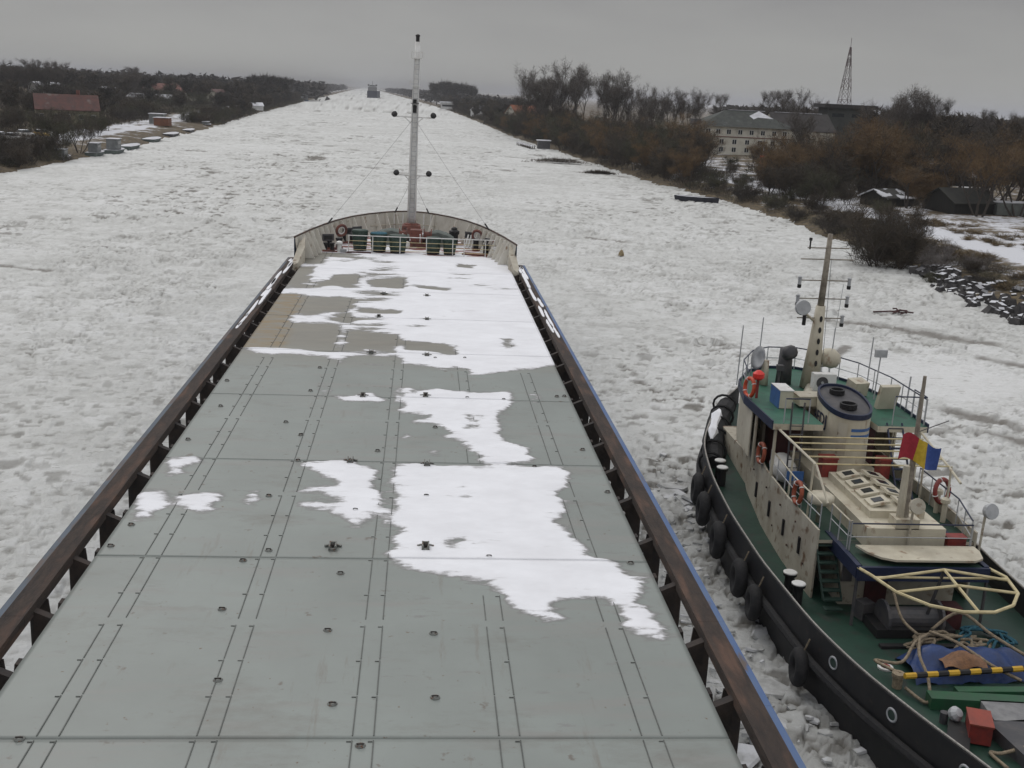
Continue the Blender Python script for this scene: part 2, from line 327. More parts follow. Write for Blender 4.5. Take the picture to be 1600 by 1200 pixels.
def ice_mat(m):
    t = m.node_tree; n = t.nodes; l = t.links; b = n['Principled BSDF']; b.inputs['Roughness'].default_value = .7
    def at(k):
        a = n.new('ShaderNodeAttribute'); a.attribute_name = k; return a.outputs['Fac']
    co = n.new('ShaderNodeTexCoord'); no = n.new('ShaderNodeTexNoise'); no.inputs['Scale'].default_value = 2.2; no.inputs['Detail'].default_value = 9; no.inputs['Roughness'].default_value = .7; l.new(co.outputs['Object'], no.inputs['Vector'])
    ad = n.new('ShaderNodeMath'); ad.operation = 'MULTIPLY_ADD'; l.new(no.outputs['Fac'], ad.inputs[0]); ad.inputs[1].default_value = .9; l.new(at('tone'), ad.inputs[2])
    r = n.new('ShaderNodeValToRGB'); e = r.color_ramp.elements; e[0].position = .45; e[1].position = 1.0; e[0].color = lin(.47, .472, .45); e[1].color = lin(.73, .736, .728)
    q = e.new(.72); q.color = lin(.60, .606, .585)
    mr = n.new('ShaderNodeMapRange'); mr.inputs[1].default_value = 0; mr.inputs[2].default_value = 1.55; l.new(ad.outputs[0], mr.inputs[0]); l.new(mr.outputs[0], r.inputs[0])
    mi = n.new('ShaderNodeMix'); mi.data_type = 'RGBA'; l.new(at('dark'), mi.inputs['Factor']); l.new(r.outputs[0], mi.inputs['A']); mi.inputs['B'].default_value = lin(.135, .125, .105)
    m2 = n.new('ShaderNodeMix'); m2.data_type = 'RGBA'; l.new(at('lead'), m2.inputs['Factor']); l.new(mi.outputs['Result'], m2.inputs['A']); m2.inputs['B'].default_value = lin(.15, .135, .115)
    # crisp dirty specks and hairline breaks between the crumbs of ice
    src = m2.outputs['Result']
    for sc_, st_, lo, hi, amt, colr in ((2.3, (.55, 1.25, 1), .60, .64, .38, (.20, .185, .16)), (5.5, (.7, 1.2, 1), .61, .66, .30, (.24, .225, .20)), (.55, (.5, 1.5, 1), .62, .70, .22, (.27, .255, .225))):
        mp_ = n.new('ShaderNodeMapping'); mp_.inputs['Scale'].default_value = st_; l.new(co.outputs['Object'], mp_.inputs[0])
        q_ = n.new('ShaderNodeTexNoise'); q_.inputs['Scale'].default_value = sc_; q_.inputs['Detail'].default_value = 6; q_.inputs['Roughness'].default_value = .6; q_.inputs['Distortion'].default_value = .6; l.new(mp_.outputs[0], q_.inputs['Vector'])
        w_ = n.new('ShaderNodeMapRange'); w_.inputs[1].default_value = lo; w_.inputs[2].default_value = hi; w_.inputs[4].default_value = amt; l.new(q_.outputs['Fac'], w_.inputs[0])
        g_ = n.new('ShaderNodeMix'); g_.data_type = 'RGBA'; l.new(w_.outputs[0], g_.inputs['Factor']); l.new(src, g_.inputs['A']); g_.inputs['B'].default_value = lin(*colr); src = g_.outputs['Result']
    l.new(src, b.inputs['Base Color'])
    bu = n.new('ShaderNodeBump'); bu.inputs['Strength'].default_value = .9; bu.inputs['Distance'].default_value = .18; l.new(no.outputs['Fac'], bu.inputs['Height']); l.new(bu.outputs[0], b.inputs['Normal'])
ice_mat(im)
np_mesh('river_ice', np.stack([x, y, z], -1), qd, im, False, {'tone': tone, 'dark': dark, 'lead': ld * .85})['kind'] = 'structure'
del TX, TY, RR, wx, wy, big, mid, sml

# broken slabs lying about in the brash, thickest between the two hulls
rng = np.random.default_rng(17); ib = MB(); slabm = mat('ice_slab', (.50, .505, .49), (.36, .36, .345), .6, 2.5, bump=.3, c3=(.62, .625, .63), scale3=1.2, thr3=(.5, .6))
for i in range(420):
    if i < 420:
        yy = rng.uniform(13, 46); xx = rng.uniform(6.1, 11.0 + max(0, yy - 36) * .5); s_ = rng.uniform(.06, .22) * (1 if i % 9 else 3.0)
    else:
        yy = rng.uniform(25, 130); xx = rng.uniform(-45, 40); s_ = rng.uniform(.15, .55) * (yy / 60) ** .3
        if -8 < xx < 6.3 or (10 < xx < 18 and yy < 48): continue
    n = int(rng.integers(4, 7)); a0 = rng.uniform(0, 6.28); out = [(cos(a0 + 6.283 * j / n) * s_ * rng.uniform(.7, 1.2) * 1.25, sin(a0 + 6.283 * j / n) * s_ * rng.uniform(.6, 1.0)) for j in range(n)]
    R3 = Matrix.Rotation(rng.normal(0, .22), 3, 'X') @ Matrix.Rotation(rng.normal(0, .22), 3, 'Y'); t_ = rng.uniform(.03, .08) + s_ * .07; z0 = rng.uniform(-.08, .05)
    vs = [R3 @ Vector((a, b, 0)) + Vector((xx, yy, z0)) for a, b in out] + [R3 @ Vector((a * .93, b * .93, t_)) + Vector((xx, yy, z0)) for a, b in out]
    ib.add(vs, [tuple(range(n, 2 * n))] + [(j, (j + 1) % n, n + (j + 1) % n, n + j) for j in range(n)], slabm)
tag(ib.build('ice_slabs'), 'broken ice slabs lying loose in the channel ice, most between ship and tug', 'ice', kind='stuff')

# riprap heap at the right bank
rng = np.random.default_rng(5)
rk = MB(); rm = mat('riprap_stone', (.035, .033, .034), (.075, .07, .068), .9, 3, bump=.6)
def snow_topped(m):
    "snow lies on the faces that look up"
    t = m.node_tree; n = t.nodes; l = t.links; b = n['Principled BSDF']; g = n.new('ShaderNodeNewGeometry'); s = n.new('ShaderNodeSeparateXYZ'); l.new(g.outputs['True Normal'], s.inputs[0])
    mr = n.new('ShaderNodeMapRange'); mr.inputs[1].default_value = .90; mr.inputs[2].default_value = .96; l.new(s.outputs['Z'], mr.inputs[0])
    src = b.inputs['Base Color'].links[0].from_socket; mi = n.new('ShaderNodeMix'); mi.data_type = 'RGBA'; l.new(mr.outputs[0], mi.inputs['Factor']); l.new(src, mi.inputs['A']); mi.inputs['B'].default_value = lin(.62, .63, .66); l.new(mi.outputs['Result'], b.inputs['Base Color'])
snow_topped(rm)
for i in range(330):
    yy = rng.uniform(58, 104); dd = rng.uniform(-2.5, 3.5) if yy < 96 else rng.uniform(-1, 2); xx = float(rbx(yy)) + dd
    s_ = rng.uniform(.35, 1.0); zz = max(0, .12 * (dd + 2.5)) + .1
    rk.box((xx, yy, zz), (s_, s_ * rng.uniform(.6, 1.2), s_ * rng.uniform(.5, .9)), rm, rng.uniform(0, 3), rng.uniform(-.4, .4), rng.uniform(-.4, .4), rng.uniform(.5, .85))
tag(rk.build('riprap_rocks'), 'dark snow-dusted stones heaped along the near right bank', 'rocks', kind='stuff')

# ---------------------------------------------------------------- trees
bark = mat('grey_bark', (.075, .062, .052), (.045, .037, .03), .9, 4, stretch=(3, 3, .6), bump=.5)
TW = {}
def twigm(name, a, b_):
    if name not in TW: TW[name] = mat(name, a, b_, .9, .45, detail=3)
    return TW[name]
tw_grey = twigm('grey_brown_twigs', (.105, .090, .078), (.07, .058, .05)); tw_brown = twigm('dark_brown_twigs', (.072, .055, .037), (.045, .038, .029))
tw_rust = twigm('rust_brown_twigs', (.165, .100, .043), (.10, .066, .032)); tw_dark = twigm('blackish_twigs', (.052, .043, .035), (.036, .032, .027))
tw_olive = twigm('olive_twigs', (.065, .062, .032), (.040, .040, .024)); tw_frost = twigm('frosted_twigs', (.22, .20, .19), (.12, .105, .095)); tw_reed = twigm('dry_reed', (.15, .105, .05), (.09, .065, .033))
TREES = []
def tree_proto(name, seed, H, stems, spread, lean, first, levels, ntip, blade_l, blade_w, tw, droop=0.0, r0=.22):
    R_ = random.Random(seed); wood = MB(); cv = []; cf = []; tips = []
    def grow(p, d, Lh, r, lv):
        pts = [p]; q = p.copy(); dd = d.copy()
        for i in range(3):
            dd = (dd + Vector((R_.uniform(-1, 1), R_.uniform(-1, 1), R_.uniform(-.4, 1) * .6)) * .22).normalized()
            q = q + dd * (Lh / 3); pts.append(q.copy())
        wood.tube(pts, r, bark, 5 if lv == 0 else 3, r2=r * .55, cap=False)
        if lv >= levels:
            tips.append((pts[1], pts[2] - pts[1])); tips.append((pts[2], pts[3] - pts[2])); tips.append((q, dd)); return
        nb = R_.choice((3, 4, 4)) if lv else R_.choice((5, 6, 7))
        for k in range(nb):
            t = R_.uniform(.25, 1) if lv else R_.uniform(first, 1)
            s = min(2, int(t * 3)); o = pts[s].lerp(pts[s + 1], t * 3 - s)
            az = R_.uniform(0, 2 * pi); v = Vector((cos(az), sin(az), 0)) * spread + Vector((0, 0, R_.uniform(.25, 1.0) - droop * .5))
            grow(o, (dd * .5 + v.normalized()).normalized(), Lh * R_.uniform(.42, .68), r * .5, lv + 1)
    for s in range(stems):
        az = 2 * pi * s / stems + R_.uniform(-.5, .5); v = Vector((cos(az) * lean, sin(az) * lean, 1)).normalized()
        b0 = Vector((cos(az), sin(az), 0)) * (.25 * min(stems - 1, 3)); b0.z = -.3
        grow(b0, v, H * .62 * R_.uniform(.75, 1.05), r0 * R_.uniform(.7, 1), 0)
    zmx = max(t[0].z for t in tips)
    for i in range(ntip):
        p, d = R_.choice(tips)
        if R_.random() < .08: continue
        u = Vector((R_.gauss(0, 1), R_.gauss(0, 1), R_.gauss(0, .8) + .15 - droop)) ; u = (d.normalized() * .9 + u * .75).normalized()
        p = p + Vector((R_.gauss(0, .25), R_.gauss(0, .25), R_.gauss(0, .25))) * blade_l
        if p.z < .05: p.z = .05
        l_ = blade_l * R_.uniform(.5, 1.3); sd_ = u.cross(Vector((R_.gauss(0, 1), R_.gauss(0, 1), R_.gauss(0, 1)))).normalized() * (blade_w * R_.uniform(.6, 1.2) / 2)
        o = len(cv); e = p + u * l_
        cv.extend([tuple(p - sd_), tuple(p + sd_), tuple(e)]); cf.append((o, o + 1, o + 2))
    sc = H / max(v[2] for v in cv)
    root = bpy.data.objects.new(name, None); COL.objects.link(root); root.empty_display_size = .5
    wood.v = [tuple(c * sc for c in v) for v in wood.v]
    tr = wood.build('trunk'); tr.parent = root
    me = bpy.data.meshes.new('crown'); me.from_pydata([tuple(c * sc for c in v) for v in cv], [], cf); me.materials.append(tw)
    cr_ = bpy.data.objects.new('crown', me); COL.objects.link(cr_); cr_.parent = root
    return root
P = {}
#                       seed H  stems spread lean first lev ntip bl  bw
P['poplar'] = [tree_proto('bare_poplar', 1, 20, 1, .55, .02, .22, 3, 4200, 1.5, .075, tw_grey), tree_proto('bare_poplar', 2, 20, 2, .5, .12, .2, 3, 5200, 1.5, .075, tw_grey), tree_proto('bare_poplar', 3, 20, 3, .6, .2, .25, 3, 6000, 1.4, .07, tw_grey)]
P['thicket'] = [tree_proto('bare_willow', 11 + i, 11, 4, 1.0, .4, .12, 2, 4200, 1.25, .075, [tw_brown, tw_brown, tw_olive][i], 0, .13) for i in range(3)]
P['rust'] = [tree_proto('bare_willow', 21 + i, 13, 3, 1.1, .42, .2, 3, 9000, 1.3, .05, tw_rust, .25, .24) for i in range(2)]
P['open'] = [tree_proto('bare_willow', 31 + i, 14, 4, .9, .5, .32, 3, 4800, 1.3, .045, [tw_brown, tw_rust][i], 0, .22) for i in range(2)]
P['shrub'] = [tree_proto('bare_shrub', 41 + i, 4, 7, 1.2, .8, .05, 2, 3000, .75, .045, [tw_brown, tw_dark, tw_olive][i], 0, .05) for i in range(3)]
P['bush'] = [tree_proto('bare_shrub', 51, 7.4, 9, 1.1, .55, .05, 2, 13000, .95, .042, tw_brown, 0, .1)]
P['frost'] = [tree_proto('frosted_shrub', 55, 3, 7, 1.2, .8, .05, 2, 3200, .6, .03, tw_frost, 0, .04)]
P['tuft'] = [tree_proto('dry_grass_tuft', 57, .9, 9, 1.2, 1.1, .05, 1, 900, .5, .035, tw_reed, 0, .012)]
P['dark'] = [tree_proto('dark_tree', 61 + i, 17, 2, .9, .2, .12, 2, 2600, 2.2, .32, [tw_dark, tw_brown][i], 0, .25) for i in range(2)]
for v in P.values():
    for o in v: TREES.append(o)
USED = set(); TR = random.Random(77)
def plant(kind, x, y, h, label, group, cat='tree', i=None, wide=1.0):
    k = TR.randrange(len(P[kind])) if i is None else i; src = P[kind][k]
    H0 = {'poplar': 20, 'thicket': 11, 'rust': 13, 'open': 14, 'shrub': 4, 'bush': 7.4, 'frost': 3, 'tuft': .9, 'dark': 17}[kind]
    s = h / H0; o = copy_tree(src, (x, y, ground_z(x, y) - .05), TR.uniform(0, 6.28), (s * wide, s * wide, s), label, group); o['category'] = cat; return o

# right bank thicket
n_ = 0
for row, off in enumerate((2.5, 7.5, 13, 20)):
    y_ = 196
    while y_ < 470:
        yy = y_ + TR.uniform(-1.5, 1.5); xx = float(rbx(yy)) + off + TR.uniform(-1.5, 1.5)
        y_ += (5.2, 6.2, 7.5, 9)[row] * (1 + (yy - 196) / 400)
        if xx / yy > .252 or (row == 0 and TR.random() < .12): continue
        h = TR.uniform(6.2, 9.4) + row * .9
        if TR.random() < .25: plant('rust', xx, yy, h, 'bare rust-tinted willow in the thicket along the right bank before the cream building', 'rust willows in the right bank thicket', i=1)
        else: plant('thicket', xx, yy, h, 'bare dark brown willow in the dense thicket along the right bank', 'dark willows in the right bank thicket')
y_ = 480
while y_ < 1000:
    for off in (3, 10, 20):
        yy = y_ + TR.uniform(-4, 4); plant('dark', float(rbx(yy)) + off + TR.uniform(-2, 2), yy, TR.uniform(7, 11.5), 'small dark bare tree on the far stretch of the right bank', 'far dark trees on the right bank', wide=.9)
    y_ += 17 + (y_ - 480) * .03
for i, (yy, off, h) in enumerate([(1098, 6, 23), (1105, 12, 25), (1112, 18, 24), (1120, 25, 23), (1128, 32, 23.5), (1135, 39, 22), (1140, 44, 20)]):
    plant('dark', float(rbx(yy)) + off - 2, yy, h, 'tall dark tree in the blocky grove beside the white mast', 'dark grove on the right bank', i=0, wide=1.0)
# tall bare poplars behind the thicket
for i, (px_, y_, h) in enumerate([(.089, 378, 22.0), (.099, 372, 24.0), (.113, 380, 25), (.125, 390, 27), (.135, 375, 25.6), (.106, 395, 23.5), (.160, 345, 23), (.167, 350, 23.6), (.175, 345, 22.2), (.196, 330, 18.6), (.207, 345, 19.2), (.219, 350, 18.6), (.233, 355, 18.6), (.243, 420, 18.5), (.262, 440, 18)]):
    g = 'tall bare poplars above the right bank thicket, left clump' if i < 6 else 'tall bare poplars above the right bank thicket, middle clump' if i < 9 else 'bare poplars behind the cream building'
    l_ = ('tall grey bare poplar in the leftmost clump above the thicket', 'grey bare poplar in the middle clump above the thicket', 'grey bare poplar rising behind the cream building')[0 if i < 6 else 1 if i < 9 else 2]
    plant('poplar', px_ * y_, y_, h, l_, g)
# trees right of the building
for i, (px_, y_, h, k) in enumerate([(.318, 192, 9.5, 'rust'), (.332, 178, 10.5, 'rust'), (.345, 190, 11, 'thicket'), (.360, 182, 11.2, 'rust'), (.376, 172, 11.4, 'thicket'), (.395, 180, 13, 'rust'), (.412, 176, 13.6, 'rust'), (.428, 182, 13.5, 'rust'), (.444, 178, 12.8, 'thicket'), (.335, 206, 10.4, 'thicket'), (.352, 212, 10.5, 'rust'), (.30, 232, 8.5, 'rust'), (.309, 215, 8.6, 'thicket'), (.372, 205, 11.5, 'thicket'), (.39, 212, 12.5, 'rust'), (.41, 208, 13, 'thicket'), (.43, 206, 13.4, 'rust'), (.455, 196, 13, 'thicket'), (.326, 168, 6.5, 'thicket'), (.345, 165, 6.8, 'thicket'), (.362, 160, 6.5, 'thicket')]):
    if k == 'rust': plant('rust', px_ * y_, y_, h, 'big rust-brown bare willow between the cream building and the dark shed', 'rust willows left of the dark shed', i=i % 2)
    else: plant('thicket', px_ * y_, y_, h, 'dark brown bushy willow among the big rust-brown willows', 'dark willows left of the dark shed')
for i in range(34):
    a = TR.uniform(.295, .475); yy = TR.uniform(150, 205) if a > .33 else TR.uniform(172, 220)
    plant('thicket' if i % 4 else 'rust', a * yy, yy, TR.uniform(4.5, 8.2) if a > .40 else TR.uniform(3.6, 6.5), 'dark brown bushy willow among the big rust-brown willows' if i % 4 else 'big rust-brown bare willow between the cream building and the dark shed', 'dark willows left of the dark shed' if i % 4 else 'rust willows left of the dark shed', wide=1.15)
for i, (px_, y_, h, k) in enumerate([(.478, 172, 12.5, 0), (.497, 166, 12.5, 1), (.513, 149, 12, 1), (.532, 156, 12.5, 1), (.55, 150, 12, 0), (.57, 158, 12.5, 1), (.525, 176, 13.5, 0), (.50, 184, 13.5, 0), (.548, 180, 13.5, 1), (.59, 172, 13, 0)]):
    plant('open', px_ * y_, y_, h, 'open-crowned bare willow with forked leaning trunks near the dark shed', 'forked willows right of the dark shed', i=k)
for i in range(52):
    a = .30 + .30 * i / 51 + TR.uniform(-.006, .006); yy = TR.uniform(215, 400)
    if (.345 < a < .40 or a < .335) and yy < 350: yy = TR.uniform(352, 420)
    hz = 15.2 + TR.uniform(-1.6, 1.0) - 4.0 * max(0, (a - .45)) + (.6 if i % 3 == 0 else 0)
    plant('dark' if i % 3 else 'poplar', a * yy, yy, hz, 'bare dark tree in the row behind the riverside willows' if i % 3 else 'slender grey bare tree in the row behind the riverside willows', 'background trees on the right bank' if i % 3 else 'grey background trees on the right bank')
for px_, y_, h in [(.424, 262, 19.5), (.436, 268, 21), (.447, 270, 20.5), (.460, 262, 18.2), (.318, 420, 20.5), (.328, 430, 21.5), (.305, 430, 20), (.352, 430, 18.5), (.505, 300, 15.8)]:
    plant('poplar', px_ * y_, y_, h, 'tall grey bare tree topping the skyline right of the lattice tower' if px_ > .42 else 'tall grey bare tree on the skyline left of the lattice tower', 'skyline trees right of the tower' if px_ > .42 else 'skyline trees left of the tower')
plant('bush', 45.9, 107.0, 8.8, 'big dense dark bush at the water edge behind the tug mast', None, 'bush', wide=.95)
for i, (x_, y_, h, k) in enumerate([(52, 120, 2.6, 'shrub'), (49.5, 132, 3.0, 'shrub'), (52, 138, 3.2, 'shrub'), (50, 147, 2.4, 'shrub'), (54, 150, 2.2, 'shrub'), (51, 160, 2.6, 'shrub'), (55, 166, 2, 'shrub'), (50, 172, 3.2, 'shrub'), (52, 180, 2.6, 'shrub'), (54, 190, 2.4, 'shrub'), (58, 199, 2.2, 'shrub'), (50, 190, 3.4, 'shrub'), (62, 225, 2.4, 'shrub'), (66, 238, 2.2, 'shrub'), (70, 255, 2.6, 'shrub'), (47, 98, 1.6, 'shrub'), (49.5, 94, 1.5, 'shrub'), (51.5, 100, 1.8, 'shrub'), (53, 92, 1.5, 'shrub'), (47, 112, 2.2, 'shrub'), (58, 130, 1.8, 'shrub'), (61, 145, 2.0, 'shrub'), (64, 152, 2.4, 'shrub')]):
    plant(k, x_, y_, h, 'low bare brown shrub on the snowy right bank', 'low shrubs on the right bank', 'shrub')
for x_, y_, h in [(49.2, 103.5, 2.6), (51, 106, 3.0), (52.2, 100.5, 2.2)]:
    plant('frost', x_, y_, h, 'pale frosted shrub beside the big dark bush on the right bank', 'frosted shrubs beside the dark bush', 'shrub')
for i in range(46):
    yy = TR.uniform(84, 150); xx = float(rbx(yy)) + TR.choice((TR.uniform(3, 9), TR.uniform(13.5, 20)))
    plant('tuft', xx, yy, TR.uniform(.5, 1.1), 'dry brown grass tuft on the snowy right bank', 'grass tufts on the right bank', 'grass tuft', wide=1.6)
# left bank
y_ = 150
while y_ < 1040:
    yy = y_ + TR.uniform(-2, 2); quay = 205 < yy < 375
    if yy < 205 or (quay and TR.random() < .10) or yy > 375:
        for off in ((2.5, 7) if yy < 480 else (3, 11)):
            if quay: off += 18
            big_ = yy > 480
            plant('dark' if big_ else TR.choice(('shrub', 'thicket')), float(lbx(yy)) - off + TR.uniform(-1, 1), yy + TR.uniform(-2, 2), TR.uniform(6, 9) if big_ else TR.uniform(3.2, 5.6),
                  'dark bare tree at the water edge of the far left bank' if big_ else 'brown bare shrub at the water edge of the left bank', 'shore trees of the far left bank' if big_ else 'shore shrubs of the left bank', 'tree' if big_ else 'shrub')
    y_ += 4.2 if yy < 205 else 6.5 if yy < 480 else 13 + (yy - 480) * .02
for i in range(120):
    yy = TR.uniform(232, 620); off = TR.uniform(22, 150); xx = float(lbx(yy)) - off
    if -112 < xx < -78 and 262 < yy < 306: continue
    if xx / yy < -.40 or xx / yy > -.15: continue
    vis = min(1, max(.5, (yy - 150) / 220))
    if yy < 262 and xx > -98: continue
    plant(TR.choice(('dark', 'thicket', 'dark', 'shrub')), xx, yy, TR.uniform(6.5, 10.5) * vis, 'dark bare tree among the gardens behind the left bank', 'garden trees behind the left bank', wide=1.2)
for i in range(90):
    a = -.385 + .28 * i / 89 + TR.uniform(-.004, .004); yy = TR.uniform(620, 880)
    hz = 14.6 + np.interp(a, [-.36, -.30, -.25, -.2, -.16, -.1], [1.2, .9, .3, -.3, -1.0, -1.2]) + TR.uniform(-1.4, 1.2)
    if a * yy > float(lbx(yy)) - 6: continue
    plant('dark', a * yy, yy, hz, 'dark bare tree in the long wood on the left skyline', 'skyline wood behind the left bank', wide=1.25)
for a, yy, h in [(-.150, 765, 17.2), (-.145, 765, 18.6), (-.140, 775, 19.6), (-.136, 770, 20), (-.132, 780, 19.2), (-.128, 775, 19.4), (-.124, 780, 18.6), (-.120, 785, 17)]:
    plant('dark', a * yy, yy, h, 'taller dark tree in the domed clump above the left bank', 'domed clump above the left bank', i=0)
for a, yy, h in [(-.344, 560, 19), (-.338, 560, 19.4), (-.326, 560, 19.6), (-.318, 565, 20), (-.312, 560, 19), (-.250, 640, 19), (-.243, 650, 19)]:
    plant('poplar', a * yy, yy, h, 'tall grey bare tree rising above the left skyline wood', 'tall grey trees on the left skyline', wide=1.2)
plant('thicket', -63.5, 204, 8.8, 'olive bare willow standing on the quay at the left edge of the photo', None, i=2)
for _a in [(-75, 240, 5.5), (-79, 252, 6.5), (-73, 262, 6), (-82, 268, 6.5), (-86, 262, 6), (-90, 255, 6.5), (-76, 275, 5), (-93, 270, 6.5), (-88, 276, 6), (-97, 280, 6.2), (-82, 283, 5.5), (-78, 288, 6)]: plant('thicket', *_a, 'bare garden tree in front of the long red-roofed house', 'garden trees before the red-roofed house', wide=1.1)
plant('open', -63.6, 216, 7.5, 'slim dark bare tree with a single trunk on the left quay', None, i=0)
for v in P.values():
    for o in v:
        for ch in list(o.children): bpy.data.objects.remove(ch)
        bpy.data.objects.remove(o)
# far-off woods that read as one mass
rng = np.random.default_rng(9); tri = []
def wood_mass(x, y, h, wdt, n):
    c = rng.normal(0, 1, (n, 3)); c /= np.linalg.norm(c, axis=1)[:, None]; c *= rng.uniform(.3, 1, (n, 1)) ** .5
    c = c * [wdt / 2, wdt / 2, h * .5] + [x, y, 2 + h * .5]
    s = wdt * .16; tri.append((c[:, None, :] + rng.normal(0, s, (n, 3, 3)) * [1, 1, .7]).reshape(-1, 3))
for i in range(900):
    side = i % 2; yy = rng.uniform(1050, 3600); off = rng.uniform(4, 120)
    xx = float(lbx(yy)) - off if side == 0 else float(rbx(yy)) + off * .5
    wood_mass(xx, yy, rng.uniform(9, 13) + (2.5 if side == 0 else -1.5), 10, 34)
for i in range(700):
    a = rng.uniform(-.60, -.09); yy = rng.uniform(950, 1500); wood_mass(a * yy, yy, rng.uniform(14, 17) - (1.5 if a > -.17 else 0), 15, 34)
for i in range(420):
    a = rng.uniform(.26, .70); yy = rng.uniform(600, 950); wood_mass(a * yy, yy, rng.uniform(9.5, 12.5) - max(0, (a - .3)) * 1.5, 12, 34)
for i in range(160):
    a = rng.uniform(.02, .10); yy = rng.uniform(800, 1500); wood_mass(max(a * yy, float(rbx(yy)) + 25), yy, rng.uniform(5, 8), 10, 30)
tv = np.concatenate(tri); tw_far = mat('far_wood_twigs', (.042, .036, .032), (.030, .027, .025), .95, .05)
o = np_mesh('far_woods', tv, np.arange(len(tv)).reshape(-1, 3), tw_far, False); tag(o, 'distant dark bare woods along the horizon on both banks', 'woods', kind='stuff')

# undergrowth: tangled scrub that nobody could count, one mass per bank
def scrub(name, spots, label, mats, seed):
    rg = np.random.default_rng(seed); T_ = []; mi_ = []
    for (x, y, rad, h, n, w) in spots:
        z0 = ground_z(x, y); a = rg.uniform(0, 6.283, n); q = np.sqrt(rg.uniform(0, 1, n)) * rad
        p = np.stack([x + np.cos(a) * q, y + np.sin(a) * q, z0 + h * .62 * rg.uniform(0, 1, n) * np.sqrt(np.clip(1 - (q / rad) ** 2, .05, 1))], -1)
        d = np.stack([np.cos(a) * .5 + rg.normal(0, .5, n), np.sin(a) * .5 + rg.normal(0, .5, n), .7 + rg.normal(0, .4, n)], -1); d /= np.linalg.norm(d, axis=1)[:, None]
        sd_ = np.cross(d, rg.normal(0, 1, (n, 3))); sd_ /= np.linalg.norm(sd_, axis=1)[:, None] + 1e-6; sd_ *= w / 2
        e = p + d * (h * .45 * rg.uniform(.5, 1.2, n))[:, None]
        T_.append(np.stack([p - sd_, p + sd_, e], 1).reshape(-1, 3)); mi_.append(np.full(n, rg.integers(0, len(mats))))
    v = np.concatenate(T_); o = np_mesh(name, v, np.arange(len(v)).reshape(-1, 3), mats, False); o.data.polygons.foreach_set('material_index', np.concatenate(mi_).astype(np.int32)); tag(o, label, 'undergrowth', kind='stuff')
rg = np.random.default_rng(21); sp = []
for i in range(760):      # left gardens and shore
    yy = rg.uniform(225, 640); off = rg.uniform(19, 150); xx = float(lbx(yy)) - off
    if -100 < xx < -76 and 280 < yy < 306: continue
    sp.append((xx, yy, rg.uniform(2, 4.5), rg.uniform(1.8, 4.2), 110, .16))
for i in range(150):
    yy = rg.uniform(140, 205) if i % 3 else rg.uniform(375, 480); sp.append((float(lbx(yy)) - rg.uniform(.5, 9), yy, rg.uniform(1.2, 2.4), rg.uniform(1.2, 3.4), 150, .07))
for i in range(220):
    yy = rg.uniform(380, 1000); sp.append((float(lbx(yy)) - rg.uniform(.5, 5), yy, rg.uniform(2, 3.5), rg.uniform(2, 4), 90, .2))
scrub('undergrowth', sp, 'tangled dark scrub along the left shore and among its gardens', [tw_brown, tw_dark, tw_olive], 1)
sp = []
for i in range(260):      # foot of the right bank thicket
    yy = 185 + 330 * rg.uniform(0, 1) ** 1.3; sp.append((float(rbx(yy)) + rg.uniform(.6, 16), yy, rg.uniform(1.6, 3), rg.uniform(1.6, 3.6), 150, .09))
sp = [q for q in sp if q[0] / q[1] < .262 or q[3] < 2.2]
for i in range(200):
    yy = rg.uniform(480, 1000); sp.append((float(rbx(yy)) + rg.uniform(.6, 8), yy, rg.uniform(2, 3.5), rg.uniform(2, 4.5), 80, .2))
for i in range(210):      # below the willows right of the building
    a = rg.uniform(.31, .47); yy = rg.uniform(163, 225); sp.append((a * yy, yy, rg.uniform(1.2, 2.6), rg.uniform(1.0, 2.8), 120, .06))
for i in range(130):      # further back
    a = rg.uniform(.30, .62); yy = rg.uniform(225, 380); sp.append((a * yy, yy, rg.uniform(2.5, 4.5), rg.uniform(2, 5), 100, .14))
for i in range(75):       # along the near water edge
    yy = rg.uniform(106, 186); sp.append((float(rbx(yy)) + rg.uniform(.5, 5.5), yy, rg.uniform(.9, 1.9), rg.uniform(.7, 1.8), 190, .035))
for i in range(40):
    yy = rg.uniform(84, 108); sp.append((float(rbx(yy)) + rg.uniform(2.5, 7), yy, rg.uniform(.6, 1.3), rg.uniform(.4, 1.1), 190, .022))
scrub('undergrowth', sp, 'tangled brown scrub at the foot of the trees on the right bank', [tw_brown, tw_dark, tw_brown, tw_olive], 2)
